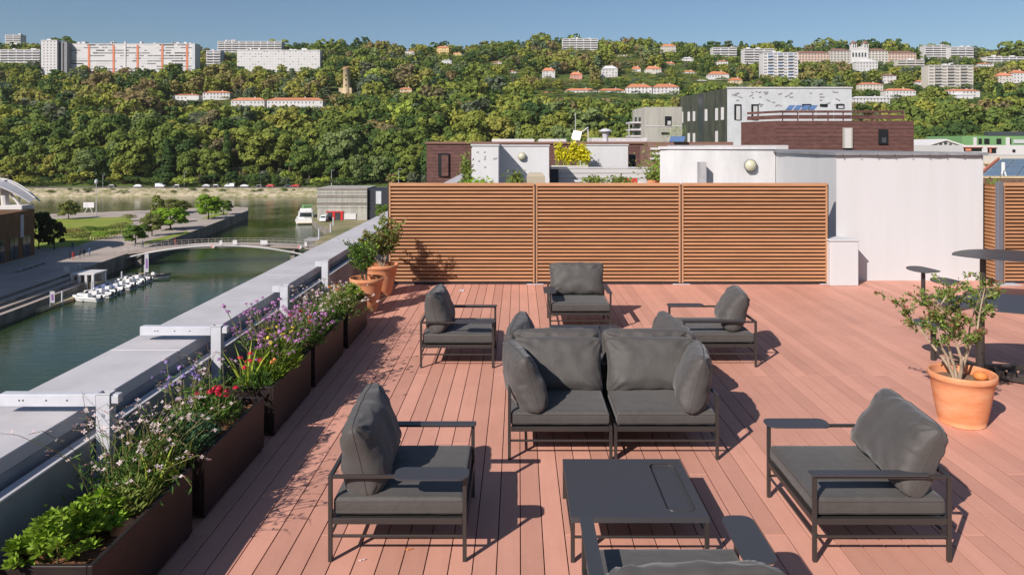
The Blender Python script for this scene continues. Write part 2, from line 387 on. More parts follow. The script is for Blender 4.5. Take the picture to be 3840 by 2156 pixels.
def ground_poly(name, pts, z, m, depth, wallm=None):
    mb = MB(); n = len(pts)
    mb.add([(p[0], p[1], z) for p in pts], [tuple(range(n))], 0)
    if depth:
        mb.add([(p[0], p[1], z) for p in pts] + [(p[0], p[1], z - depth) for p in pts], [(i, i+n, (i+1)%n+n, (i+1)%n) for i in range(n)], 1)
    o = mb.build(name, [m, wallm or m]); tag(o, kind='structure'); return o
prom = [(-76,40),(-82,116),(-84.5,140),(-85.3,146.7),(-86.4,157.5),(-90.3,200),(-99.7,270),(-104,282),(-114,288),(-138,270),(-166,255),(-173,244),(-420,190),(-420,40)]
ground_poly('promenade', prom, QZ, M['quay'], 5.5, M['quaywall'])
tag(ground_poly('lawn', [P(*q, QZ+0.03)[:2] for q in ((120,824),(300,818),(480,813),(500,830),(478,872),(350,902),(280,925),(135,932),(60,880))], QZ + 0.03, M['lawn'], 0), kind='structure')
tag(ground_poly('lawn', [P(*q, QZ+0.03)[:2] for q in ((520,925),(545,905),(700,866),(712,872),(640,894),(560,917))], QZ + 0.03, M['lawn'], 0), kind='structure')
tag(ground_poly('lawn', [P(*q, QZ+0.03)[:2] for q in ((752,822),(790,806),(850,795),(858,799),(800,815))], QZ + 0.03, M['lawn'], 0), kind='structure')
right_land = [(-92,335),(-79,274),(-77,268),(-66,238),(-55,215),(-52,182),(-46,170),(-40,140),(-30,90),(-18,40),(-18,-60),(900,-60),(900,372),(60,348)]
ground_poly('right_bank', right_land, WZ + 2.0, M['sandy'], 4.5, M['quaywall'])
# quay steps down to the water at the left
for k in range(3):
    o = 1.3 * (3 - k) + 0.2
    mb = MB(); pts = [(-76,40),(-82,116),(-84.3,139)]
    outer = [(p[0] + o, p[1]) for p in pts]
    inner = [(p[0] - 1.2, p[1]) for p in pts]
    zt = QZ - 0.45 * (3 - k) * 1.0
    n = 3
    mb.add([(p[0], p[1], zt) for p in outer + inner[::-1]], [tuple(range(6))])
    mb.add([(p[0], p[1], zt) for p in outer + inner[::-1]] + [(p[0], p[1], WZ - 1) for p in outer + inner[::-1]], [(i, i+6, (i+1)%6+6, (i+1)%6) for i in range(6)], 1)
    tag(mb.build('quay_step', [M['quay'], M['quaywall']]), kind='structure')

# ------------------------------------------------------------------ trees
def leaf_cloud(rng, blobs, per, size, flat=0.35):
    """blobs: (cx,cy,cz,rx,rz). Quads near each blob's surface, facing roughly outward."""
    C = []; Nn = []; Sz = []
    for (cx, cy, cz, rx, rz) in blobs:
        n = per
        d = rng.normal(size=(n, 3)); d /= np.linalg.norm(d, axis=1)[:, None]
        d[:, 2] = np.where(d[:, 2] < -0.35, -d[:, 2], d[:, 2])
        rr = rng.uniform(0.72, 1.08, n)[:, None]
        C.append(np.array([cx, cy, cz]) + d * rr * np.array([rx, rx, rz])); Nn.append(d); Sz.append(rng.uniform(0.6, 1.35, n) * size)
    C = np.concatenate(C); Nn = np.concatenate(Nn) + rng.normal(size=C.shape) * flat; Sz = np.concatenate(Sz)
    Nn /= np.linalg.norm(Nn, axis=1)[:, None]
    a = np.cross(Nn, rng.normal(size=C.shape)); a /= np.linalg.norm(a, axis=1)[:, None]; b = np.cross(Nn, a)
    a *= Sz[:, None] * 0.5; b *= Sz[:, None] * 0.42
    V = np.stack([C - a - b * .6, C + a * .7 - b, C + a + b * .7, C - a * .6 + b], axis=1).reshape(-1, 3)
    return V, np.arange(len(V)).reshape(-1, 4)
def crown_blobs(rng, kind):
    B = []
    if kind == 'round':
        for i in range(17):
            w = i * 2.4 + rng.uniform(-.5, .5); z = 0.22 + 0.66 * ((i + rng.uniform(0, 1)) / 17); q = (z - 0.5) / 0.46
            r = rng.uniform(0.22, 0.36) * math.sqrt(max(0.05, 1 - q * q))
            s = rng.uniform(0.11, 0.19); B.append((r * math.cos(w), r * math.sin(w), z, s, s * 0.8))
        B.append((0, 0, 0.55, 0.30, 0.32))
    elif kind == 'tall':
        for i in range(12):
            w = rng.uniform(0, 2 * math.pi); z = rng.uniform(0.12, 0.92); r = 0.14 * (1 - abs(z - 0.5))
            s = rng.uniform(0.08, 0.13); B.append((r * math.cos(w), r * math.sin(w), z, s, s * 1.2))
    elif kind == 'cedar':
        for z in (0.35, 0.5, 0.64, 0.78, 0.9):
            k = 4 if z < 0.7 else 2
            for i in range(k):
                w = rng.uniform(0, 2 * math.pi); r = rng.uniform(0.1, 0.36) * (1.15 - z)
                s = rng.uniform(0.14, 0.2) * (1.3 - z * .6); B.append((r * math.cos(w), r * math.sin(w), z, s, 0.05))
    elif kind == 'cone':
        for i in range(14):
            z = 0.12 + 0.85 * i / 14; w = rng.uniform(0, 6.28); r = 0.05 * (1 - z)
            s = 0.02 + 0.17 * (1 - z); B.append((r * math.cos(w), r * math.sin(w), z, s, 0.07))
    elif kind == 'bush':
        for i in range(7):
            w = rng.uniform(0, 6.28); r = rng.uniform(0.1, 0.4); s = rng.uniform(0.25, 0.38)
            B.append((r * math.cos(w), r * math.sin(w), 0.42 + rng.uniform(-.1, .2), s, s))
    return B
KINDS = ['round'] * 6 + ['tall', 'cedar', 'cone', 'round', 'tall', 'bush']
rng = np.random.default_rng(3)
CROWN = []          # (kind, mesh individual, V, F for stuff, trunk mesh)
def trunk_mesh(kind, seed, leaning=0.0):
    rr = random.Random(seed); mb = MB()
    top = {'cone': 0.9, 'cedar': 0.9, 'tall': 0.8, 'bush': 0.4}.get(kind, 0.6)
    r0 = 0.022 if kind != 'bush' else 0.012
    mb.tube([(0,0,-0.08),(rr.uniform(-.01,.01),0,0.2*top),(rr.uniform(-.02,.02),0.01,0.6*top),(0,0,top)], [r0*1.3, r0, r0*.7, r0*.25], 6)
    for i in range(6):
        w = i * 1.1 + rr.random(); z = rr.uniform(0.3, 0.75) * top + 0.02; L = rr.uniform(0.12, 0.26)
        mb.tube([(0,0,z),(L*.5*math.cos(w), L*.5*math.sin(w), z+.05),(L*math.cos(w), L*math.sin(w), z+.13)], [r0*.45, r0*.3, r0*.12], 4)
    me = bpy.data.meshes.new('trunk'); me.from_pydata(mb.v, [], mb.f); me.materials.append(M['bark']); return me
for k, kind in enumerate(KINDS):
    B = crown_blobs(rng, kind)
    per = 170 if kind == 'round' else 110
    V, F = leaf_cloud(rng, B, per, 0.058 if kind != 'cone' else 0.05)
    me = npmesh('crown', V, F, [M['forest']])
    V2, F2 = leaf_cloud(rng, B, 24 if kind == 'round' else 28, 0.105, 0.3)
    CROWN.append((kind, me, V2, F2, trunk_mesh(kind, k)))

HB = []   # hillside buildings: filled first, trees keep their views clear
def hb(*a, **k): HB.append((a, k))
# (u0, u1, vtop, vbase, style, roof, label)
hb(154, 214, 153, 292, 'slabend', 'flat', 'white end tower of the long slab, small square windows in two columns', 'building')
hb(246, 733, 166, 286, 'slab', 'flat', 'very long white slab block with orange stair stripes on the ridge', 'building')
hb(0, 150, 188, 246, 'bands', 'flat', 'low cream apartment block with long dark balcony bands at the left edge', 'building')
hb(20, 78, 132, 158, 'bands', 'flat', 'small pale building on the hilltop above the cream balcony block', 'building')
hb(889, 1200, 190, 276, 'grid', 'flat', 'wide white slab block with a fine grid of windows', 'building')
hb(816, 1056, 157, 206, 'bands', 'flat', 'pale block with dark balconies showing over the fine grid slab', 'building')
hb(774, 826, 192, 252, 'bands', 'flat', 'narrow pale block with dark balcony bands left of the fine grid slab', 'building')
hb(866, 991, 366, 408, 'house', 'tile', 'cream house with a red tiled roof among trees, left of its twin', 'house')
hb(1001, 1210, 366, 408, 'house', 'tile', 'long cream house with three stepped red roofs in the middle of the wood', 'house')
hb(760, 861, 341, 372, 'house', 'tile', 'pale terrace with brown tiled roof half hidden by dark trees', 'house')
hb(647, 745, 352, 374, 'house', 'tile', 'low pale house with flat brown roof under the long slab block', 'house')
hb(1638, 1683, 172, 204, 'house', 'tile', 'yellow villa with tiled roof on the ridge beside a big round tree', 'house', wall='yellow')
hb(2109, 2241, 147, 206, 'bands', 'flat', 'white stepped apartment block standing above the ridge trees', 'building')
hb(2313, 2370, 206, 232, 'house', 'white', 'small white villa with a low gable high on the hill', 'house')
hb(2139, 2183, 269, 316, 'house', 'tile', 'pink house on the middle of the slope', 'house', wall='pink')
hb(2258, 2316, 246, 312, 'house', 'white', 'tall stepped white villa next to the pink house', 'house')
hb(2034, 2081, 254, 309, 'house', 'tile', 'white three storey house left of the pink house', 'house')
hb(1910, 1954, 262, 286, 'house', 'tile', 'small white house with red roof, leftmost on the middle slope', 'house')
hb(2370, 2403, 249, 292, 'house', 'tile', 'narrow white house with orange roof right of the stepped villa', 'house')
hb(2422, 2480, 247, 299, 'house', 'tile', 'cream house with orange roof and many windows above the orange roofed row', 'house', wall='cream')
hb(2119, 2238, 331, 366, 'house', 'tile', 'left wing of the white row with orange roofs', 'building')
hb(2243, 2345, 331, 369, 'house', 'tile', 'middle wing of the white row with orange roofs', 'building')
hb(2350, 2445, 314, 372, 'house', 'tile', 'taller inner wing of the white row with orange roofs', 'building')
hb(2449, 2547, 314, 372, 'house', 'tile', 'rightmost tall wing of the white row with orange roofs', 'building')
hb(2861, 2993, 199, 313, 'tower', 'flat', 'white residential tower with blue blinds', 'building')
hb(2983, 3110, 190, 240, 'palace', 'brown', 'pink left wing of the long hilltop palace', 'building', wall='pinkish')
hb(3112, 3188, 181, 240, 'palace', 'brown', 'arcaded left gallery of the hilltop palace', 'building', wall='cream')
hb(3256, 3330, 181, 240, 'palace', 'brown', 'arcaded right gallery of the hilltop palace', 'building', wall='cream')
hb(3332, 3436, 190, 240, 'palace', 'brown', 'pink right wing of the long hilltop palace', 'building', wall='pinkish')
hb(2672, 2762, 180, 216, 'bands', 'flat', 'white block with dark windows, first from the left on the right hand ridge', 'building')
hb(2790, 2903, 185, 250, 'bands', 'flat', 'white stepped block left of the tower with blue blinds', 'building')
hb(3469, 3560, 172, 222, 'bands', 'flat', 'white terraced block on the ridge right of the palace, left half', 'building')
hb(3564, 3650, 178, 226, 'bands', 'flat', 'white terraced block on the ridge right of the palace, right half', 'building')
hb(3481, 3650, 247, 338, 'tower', 'flat', 'cream apartment block with stacked balconies on the right slope', 'building', wall='cream')
hb(3212, 3292, 222, 276, 'house', 'white', 'tall white chapel like house below the palace', 'house')
hb(3222, 3312, 309, 341, 'house', 'tile', 'long low cream house under the white chapel like house', 'house', wall='cream')
hb(3322, 3434, 331, 368, 'house', 'tile', 'white house with a wide pinkish roof at mid slope on the right', 'house')
hb(3197, 3337, 361, 391, 'house', 'white', 'pale terraced building with a garden wall just over the speckled facade', 'house')
hb(3556, 3675, 334, 366, 'house', 'tile', 'house with a bright orange roof under the cream apartment block', 'house')
hb(3747, 3795, 272, 326, 'house', 'tile', 'cream house at the right edge, nearer to the cream apartment block', 'house', wall='cream')
hb(3800, 3850, 262, 322, 'house', 'tile', 'pink tinted house cut by the right edge', 'house')
hb(2657, 2734, 267, 316, 'house', 'tile', 'white house with orange roof and brown balconies right of the cream house', 'house')
hb(2738, 2784, 291, 331, 'house', 'tile', 'small ochre house with orange roof above the green facade', 'house', wall='stone')
hb(2560, 2612, 264, 291, 'house', 'tile', 'low house with orange roof left of the brown balcony house', 'house')
hb(3366, 3466, 227, 256, 'bands', 'flat', 'dark glazed block right of the chapel like house', 'building', wall='cream')
hb(1519, 1554, 190, 206, 'house', 'tile', 'tiny roof peeping out of ridge trees left of the yellow villa', 'house')
hb(1656, 1693, 224, 242, 'house', 'white', 'tiny white gable in the trees under the yellow villa', 'house')
hb(1842, 1882, 230, 248, 'house', 'tile', 'tiny orange roofed house in trees left of the leftmost white house', 'house')
hb(1499, 1544, 328, 356, 'house', 'tile', 'small stone farmhouse right of the round stone tower', 'house', wall='stone')
hb(2027, 2087, 343, 363, 'house', 'tile', 'low tan house left of the orange roofed row', 'house', wall='stone')
hb(2480, 2535, 165, 202, 'house', 'tile', 'villa with steep red roofs on the ridge', 'house', wall='cream')
hb(2495, 2530, 232, 262, 'house', 'tile', 'small cream house between the orange roofed cream house and the villa', 'house', wall='cream')
hb(2614, 2650, 298, 322, 'house', 'white', 'small plain white house low on the slope over the green facade', 'house')
hb(3312, 3361, 277, 309, 'house', 'brown', 'dark roofed house right of the white chapel like house', 'house')
hb(3440, 3478, 300, 326, 'house', 'tile', 'tiny white house left of the cream apartment block', 'house')
hb(3590, 3650, 352, 374, 'house', 'white', 'low white annex just below the bright orange roof', 'house')
hb(3668, 3720, 236, 256, 'house', 'tile', 'house high on the slope right of the terraced ridge blocks', 'house')
hb(2690, 2730, 226, 246, 'house', 'tile', 'small orange roofed house under the first ridge block', 'house')
hb(2560, 2600, 214, 236, 'house', 'white', 'small white house high on the slope above the green facade', 'house')
hb(1700, 1730, 196, 210, 'house', 'tile', 'low yellow annex right of the yellow villa', 'house', wall='yellow')
hb(3700, 3840, 215, 232, 'bands', 'flat', 'low pale block on the far right end of the ridge', 'building')
M['fgw'] = mat('far_window', (0.16, 0.16, 0.17), 0.3, 0.5); M['fbl'] = mat('far_blue_blind', (0.13, 0.2, 0.33), 0.5)
M['pinkish'] = mat('rose_render', (0.56, 0.39, 0.31), 0.85)
M['brownroof'] = mat('dark_brown_roof', (0.20, 0.11, 0.085), 0.85)

# trees on the hillside: 300 nearest by themselves, the rest one wood
def blocked(u, w, d, vt):
    """lowest allowed crown top (v) for a tree at u, or None"""
    lim = None
    for (a, k) in HB:
        db = dbase(a[3])
        if d < db + 14 and u + w > a[0] - 4 and u - w < a[1] + 4:
            m = a[3] - (10 if a[4] in ('slab', 'grid', 'tower', 'slabend') else 4)
            if d > db - 2.5 and d < db + 12: return 'drop'
            if d >= db + 12: continue
            m = a[3] - (a[3] - a[2]) * ((0.02 if 'row' in a[6] else 0.22) if a[4] in ('house', 'palace') else 0.22) + mnoise.noise(Vector((u * .05, d * .1, 0))) * (a[3] - a[2]) * (.05 if 'row' in a[6] else .4)
            if vt < m: lim = max(lim or 0, m)
    for (u0, u1, vb) in ((1262, 1330, 352), (3180, 3262, 240)):
        db = dbase(vb)
        if d < db + 8 and u + w > u0 and u - w < u1:
            if d > db - 8: return 'drop'
            if vt < vb: lim = max(lim or 0, vb)
    return lim
cand = []
y = 404.5; row = 0
rt = random.Random(11)
while y < 1050:
    step = 6.0 if y < 418 else (14.0 if y < 620 else 12.5)
    x = -0.76 * y - 10
    while x < 0.76 * y:
        px = x + rt.uniform(-.45, .45) * step; py = y + rt.uniform(-.5, .5) * step
        x += step * rt.uniform(0.85, 1.25)
        u = CU + px / py * FPX
        if -130 < u < 3960: cand.append((px, py, u, row))
    y += step * 1.0; row += 1
trees = []
for (px, py, u, row) in cand:
    z = tz(px, py)
    big = rt.random()
    H = rt.uniform(12, 20) * (1.3 if big > .8 else (.7 if big < .2 else 1))
    if py < 600: H = rt.uniform(17, 29)
    if row < 3 and 830 < u < 1120: H *= .3
    elif row == 0: H *= rt.choice([.2, .25, .3])
    elif row in (1, 2): H *= rt.choice([.3, .7, .8, .9])
    if py > 900: H *= rt.choice([.6, .8, 1, 1, 1.25])
    nn = mnoise.noise(Vector((px * 0.006, py * 0.009, 3)))
    kind = rt.choice([0,1,2,3,4,5,9]) if rt.random() < 0.80 else rt.choice([6,7,8,10,7])
    if py > 930: kind = rt.choice([0,1,2,3,7,7,8,4,5])
    vt = CV - (z + H - CAMH) / py * FPX
    w = H * 0.42 / py * FPX
    lim = blocked(u, w, py, vt)
    if lim == 'drop': continue
    if lim:
        z_ok = CAMH - (lim - CV) / FPX * py
        H2 = z_ok - z
        if H2 < 4.5: H2 = rt.uniform(3.2, 5.0)
        if H2 < H: 
            H = H2
            if H < 8: kind = 11
    if row == 0 and rt.random() < .7: kind = 11
    n2 = mnoise.noise(Vector((px * 0.0028 + 7, py * 0.004, 1)))
    tint = min(0.999, max(0, 0.40 + nn * 0.6 + rt.gauss(0, 0.19)))
    if -420 < px < -80 and 520 < py < 720 and rt.random() < .3: tint = rt.uniform(.74, .9)
    if rt.random() < .03: tint = .999
    if nn > .16 and rt.random() < .22: tint = rt.uniform(.76, .86)
    r = rt.random()
    if r < 0.05: tint = rt.uniform(0.86, 0.92)
    elif r < 0.14: tint = rt.uniform(0.93, 0.97)
    elif r < 0.20: tint = rt.uniform(0.0, 0.1)
    if kind in (7, 8): tint = rt.choice([0.02, 0.06, 0.955, 0.1])
    trees.append((px, py, z, H, kind, tint, u, row))
trees.sort(key=lambda t: t[1] - t[3] * 4)
IND = [t for t in trees][:300]; REST = trees[300:]
# object colours need a fixed random per tree: a small set of ramp materials keyed by tint
TM = []
for k in range(16):
    f = (k + 0.5) / 16
    for i in range(len(RAMP) - 1):
        if RAMP[i][0] <= f <= RAMP[i+1][0]:
            a = (f - RAMP[i][0]) / (RAMP[i+1][0] - RAMP[i][0]); c = tuple(RAMP[i][1][q] * (1 - a) + RAMP[i+1][1][q] * a for q in range(3))
    m = forest_mat('hillside_leaf', False)
    n = m.node_tree.nodes; hs = [q for q in n if q.type == 'HUE_SAT'][0]
    for lk in list(hs.inputs['Color'].links): m.node_tree.links.remove(lk)
    hs.inputs['Color'].default_value = (*c, 1); TM.append(m)
CNAME = {0: 'dark green', 1: 'deep green', 2: 'green', 3: 'mid green', 4: 'fresh green', 5: 'grass green', 6: 'light olive', 7: 'olive green', 8: 'yellow green', 9: 'yellow green', 10: 'bright olive', 11: 'dull olive', 12: 'dull olive', 13: 'olive brown', 14: 'russet brown', 15: 'grey green'}
KN = {'round': 'broadleaf tree', 'tall': 'tall slender tree', 'cedar': 'layered cedar', 'cone': 'pointed conifer', 'bush': 'low bush'}
def place_name(u):
    for lim, s in ((160, 'above the brown building with banners'), (420, 'left of the riverside lamp posts'), (640, 'behind the parked white vans'), (900, 'behind the far car park'),
                   (1180, 'behind the moored white motor yacht'), (1460, 'behind the grey waterfront building'), (1700, 'left of the shingled building'),
                   (2100, 'behind the shingled building'), (2400, 'behind the satellite dish'), (2800, 'behind the concrete building'), (3300, 'behind the speckled facade'), (3600, 'right of the brown penthouse')):
        if u < lim: return s
    return 'above the green topped building'
for (px, py, z, H, kd, tint, u, row) in IND:
    kind, me, _, _, tm = CROWN[kd]
    ci = min(15, int(tint * 16))
    t = thing('hillside_tree', '%s %s, %s, %s' % (CNAME[ci], KN[kind], 'by the road' if row == 0 else ('second row' if row == 1 else ('third row' if row == 2 else ('fourth row' if row == 3 else 'up the slope'))), place_name(u)),
              'tree' if kind != 'bush' else 'bush', (px, py, z - 0.3), rt.uniform(0, 6.28), 'trees on the wooded hillside')
    wf = 1.9 if kind == 'bush' else 1.0
    t.scale = (H * wf * rt.uniform(0.9, 1.2), H * wf * rt.uniform(0.9, 1.2), H * (1.25 if kind == 'bush' else 1))
    o = link('crown', me, t); o.material_slots[0].link = 'OBJECT'; o.material_slots[0].material = TM[ci]
    link('trunk', tm, t)
byl = {}
for o in bpy.data.objects:
    if o.name.startswith('hillside_tree') and 'label' in o: byl.setdefault(o['label'], []).append(o)
for lb, os_ in byl.items():
    if len(os_) > 1:
        os_.sort(key=lambda o: o.location.x / o.location.y)
        for i, o in enumerate(os_): o['label'] = ['leftmost', 'second', 'third', 'fourth', 'fifth', 'sixth', 'seventh', 'eighth', 'ninth', 'tenth', 'eleventh', 'twelfth'][min(i, 11)] + ' ' + lb
Vs, Fs, Ts = [], [], []; off = 0
for (px, py, z, H, kd, tint, u, row) in REST:
    _, _, V2, F2, _ = CROWN[kd]
    w = rt.uniform(0, 6.28); c, s = math.cos(w), math.sin(w); sx = H * rt.uniform(0.9, 1.2) * (1.9 if kd == 11 else 1)
    n = len(F2)
    keep = n if py < 800 else int(n * 0.75)
    V = V2[:keep * 4]
    X = (V[:, 0] * c - V[:, 1] * s) * sx + px; Y = (V[:, 0] * s + V[:, 1] * c) * sx + py; Z = V[:, 2] * H + z - 0.3
    Vs.append(np.stack([X, Y, Z], 1)); Fs.append(F2[:keep] + off); off += keep * 4; Ts.append(np.full(keep, tint))
me = npmesh('forest', np.concatenate(Vs), np.concatenate(Fs), [M['forest_mass']], np.concatenate(Ts))
tag(link('forest', me), kind='stuff')
print('TREES', len(trees), 'rest quads', off // 4, 'tris', off // 2)

# ------------------------------------------------------------------ hillside buildings
def hill_building(u0, u1, vt, vb, style, roof, label, cat, wall=None):
    d = dbase(vb); xm = (u0 + u1) / 2
    A = D(u0, vb, d); B = D(u1, vb, d); T = D(u0, vt, d)
    W = B.x - A.x; H = T.z - A.z
    t = thing({'house': 'hillside_house'}.get(cat, 'apartment_block'), label, cat, ((A.x + B.x) / 2, d, A.z))
    wm = M[wall] if wall else M['hwhite']
    dep = 12 if style != 'house' else min(10, max(6, W * .7))
    hr = 0
    if roof in ('tile', 'brown', 'white') : hr = min(H * 0.26, 3.4)
    hw = W / 2
    MB().box((-hw, 0, -26), (hw, dep, H - hr)).build('wall', wm, t)
    if hr:
        rm = {'tile': M['tile'], 'brown': M['brownroof'], 'white': M['hwhite']}[roof]
        e = 0.5; ins = min(hw * 0.5, dep / 2)
        mb = MB()
        z0 = H - hr + 0.02; z1 = H
        mb.add([(-hw-e,-e,z0),(hw+e,-e,z0),(hw+e,dep+e,z0),(-hw-e,dep+e,z0),(-hw+ins,dep/2,z1),(hw-ins,dep/2,z1)], [(0,1,5,4),(1,2,5),(2,3,4,5),(3,0,4),(0,3,2,1)])
        rf = mb.build('roof', rm, t)
        if style == 'house' and W > 9:
            MB().box((hw*.3, dep*.4, z0), (hw*.3+1, dep*.4+.8, z1+.8)).build('chimney', M['cream'], rf)
    else:
        mb = MB().box((-hw-.3, -.3, H), (hw+.3, dep+.3, H+.5))
        rr = random.Random(int(u0))
        for i in range(max(1, int(W / 12))):
            x = rr.uniform(-hw+2, hw-4); mb.box((x, 3, H+.5), (x+rr.uniform(2,4), 7, H+.5+rr.uniform(1,2.4)))
        mb.build('roof', M['hwhite'], t)
    mb = MB(); rr = random.Random(int(u0 * 7))
    fl = max(1, int(round((H - hr) / 2.9))); fh = (H - hr) / fl
    def win(x0, z0, x1, z1, mi=0): mb.box((x0, -0.05, z0), (x1, 0.25, z1), mi)
    if style in ('house',):
        nc = max(2, int(W / 2.9)); cw = W / nc
        for f in range(fl):
            for c in range(nc):
                if rr.random() < .12: continue
                x = -hw + (c + .5) * cw; win(x - .55, f*fh + .8, x + .55, f*fh + min(fh-.25, 2.3))
    elif style == 'slabend':
        for f in range(fl):
            for c in (-.32, -.1, .12, .34): win(W*c-.6, f*fh+.9, W*c+.6, f*fh+2.1)
    elif style == 'slab':
        nc = int(W / 3.2); cw = W / nc
        for f in range(fl):
            c = 0
            while c < nc:
                run = rr.choice([1, 2, 3, 5])
                if rr.random() < .62:
                    win(-hw + c*cw + .3, f*fh+1.1, -hw + min(nc, c+run)*cw - .3, f*fh+2.3, rr.choice([0, 0, 1, 2]))
                c += run
    elif style == 'grid':
        nc = int(W / 3.0); cw = W / nc
        for f in range(fl):
            for c in range(nc):
                win(-hw+c*cw+.8, f*fh+1.0, -hw+(c+1)*cw-.8, f*fh+2.0, rr.choice([0, 1, 1, 1]))
    elif style == 'bands':
        nb = max(2, int(W / 9)); cw = W / nb
        for f in range(fl):
            for c in range(nb):
                win(-hw+c*cw+.8, f*fh+1.05, -hw+(c+1)*cw-.6, f*fh+2.45, 0)
    elif style == 'tower':
        nb = 7; cw = W / nb
        for f in range(fl):
            for c in range(nb):
                if c in (1, 3, 5): win(-hw+c*cw+.1, f*fh+.9, -hw+(c+1)*cw-.1, f*fh+2.4, 3 if (not wall and rr.random() < .5) else 0)
                else: win(-hw+c*cw+.9, f*fh+1.1, -hw+(c+1)*cw-.9, f*fh+2.2, 0)
    elif style == 'palace':
        nb = int(W / 3.6); cw = W / nb
        for f in range(fl):
            for c in range(nb): win(-hw+c*cw+.8, f*fh+.7, -hw+(c+1)*cw-.8, f*fh+2.4, 0)
    tag(mb.build('window_panes', [M['fgw'], M['paleglass'], M['dark'], M['fbl']], t), kind='stuff')
    if style in ('bands', 'tower'):
        mb = MB()
        for f in range(1, fl + 1):
            for c in range(3 if style == 'tower' else 1):
                if style == 'tower': x0, x1 = -hw + (1 + 2*c)*W/7 - .1, -hw + (2 + 2*c)*W/7 + .1
                else: x0, x1 = -hw, hw
                mb.box((x0, -1.2, f*fh - .15 - fh), (x1, -.06, f*fh + .75 - fh))
        tag(mb.build('balcony_fronts', wm, t), kind='stuff')
    if style == 'slab':
        mb = MB()
        for c in (.18, .37, .555, .745, .935):
            x = -hw + c * W; mb.box((x-1.1, -.35, 0), (x+1.1, .3, H-1))
        tag(mb.build('orange_stair_strips', M['orangepanel'], t), kind='stuff')
        MB().box((-hw + .453*W, -.6, -3), (-hw + .465*W, 1, H + 2.5)).build('lift_shaft', M['hwhite'], t)
        MB().box((hw - 3.5, -1.2, -3), (hw, 0.4, H + .4)).build('end_wall', M['speckle'], t)
    if style == 'slabend':
        MB().box((hw + .1, 3, -6), (hw + 8.5, 12, H - 1)).build('shaded_side', M['membrane'], t)  # darker grey box stands in for the tower's side in shade
        mb = MB(); mb.box((hw + .6, 2.9, -4), (hw + 2.2, 3.2, H - 2)); mb.box((hw + 4, 2.9, -4), (hw + 5.4, 3.2, H - 2)); mb.build('recess_strip', M['dark'], t)
    return t
for a, k in HB: hill_building(*a, **k)
# palace centre with its twin belvederes
d = dbase(240); A = D(3190, 240, d); Bq = D(3254, 240, d); zt = D(0, 186, d).z - A.z; hw = (Bq.x - A.x) / 2
t = thing('palace_church', 'white central front of the hilltop palace with twin belvedere towers', 'church', ((A.x + Bq.x)/2, d - 2, A.z))
MB().box((-hw, 0, -6), (hw, 14, zt)).build('wall', M['hwhite'], t)
mb = MB()
for i in range(5): mb.box((-hw+1+i*(2*hw-2)/5, -.05, zt*.45), (-hw+1+(i+.55)*(2*hw-2)/5, .2, zt*.75))
tag(mb.build('window_panes', M['glass'], t), kind='stuff')
MB().add([(-hw*.6,-.3,zt),(hw*.6,-.3,zt),(0,-.3,zt+3),(-hw*.6,3,zt),(hw*.6,3,zt),(0,3,zt+3)], [(0,1,2),(3,5,4),(0,2,5,3),(1,4,5,2)]).build('pediment', M['hwhite'], t)
for s in (-1, 1):
    x = s * hw * .68; h2 = D(0, 158, d).z - A.z
    tw = MB().box((x-3, -.4, zt-.1), (x+3, 5.6, h2-2.2)).build('belvedere', M['hwhite'], t)
    mb = MB()
    for q in (-1.6, 1.0): mb.box((x+q, -.5, zt+1.5), (x+q+.9, -.3, h2-3))
    mb.build('opening', M['dark'], tw)
    MB().lathe([(0.01, h2+1.6), (1.5, h2+.6), (4.4, h2-2.0), (4.3, h2-2.3), (0.01, h2-2.3)], 8, (x, 2.6)).build('roof', M['brownroof'], tw)
# round stone tower
d = dbase(348); A = D(1300, 348, d); zt = D(0, 256, d).z - A.z
t = thing('stone_tower', 'tall round tan stone tower rising from the wood', 'tower', (A.x, d, A.z))
MB().lathe([(4.0, -5), (3.4, 3), (3.2, zt-1.2), (3.7, zt-1.0), (3.7, zt)], 20).build('shaft', M['stone'], t, smooth=True)
MB().lathe([(3.9, zt), (3.9, zt+.4), (0.01, zt+1.3)], 20).build('roof', M['tile'], t)
MB().box((-7, -2, -5), (5, 5, 4.2)).build('base_block', M['stone'], t)
mb = MB()
for z in (6, 11, 15): mb.box((-.5, -3.7, z), (.5, -3.1, z+1.4))
mb.build('slit_window', M['dark'], t)
# long garden wall
A = D(1310, 372, dbase(372)); B = D(1550, 372, dbase(372))
tag(MB().box((A.x, A.y, A.z-6), (B.x, A.y+1, A.z+3)).build('garden_wall', M['stone']), 'long tan retaining wall below the round stone tower', 'wall')

hm = bpy.data.materials.new('thin_air'); hm.use_nodes = True; hm.node_tree.nodes.remove(hm.node_tree.nodes['Principled BSDF'])
pv = hm.node_tree.nodes.new('ShaderNodeVolumePrincipled'); pv.inputs['Density'].default_value = 0.00004; pv.inputs['Color'].default_value = (0.90, 0.90, 0.90, 1)
hm.node_tree.links.new(pv.outputs[0], hm.node_tree.nodes['Material Output'].inputs['Volume'])
tag(MB().box((-3600, -1600, WZ-4), (3600, 5100, 260)).build('haze', hm), kind='stuff')
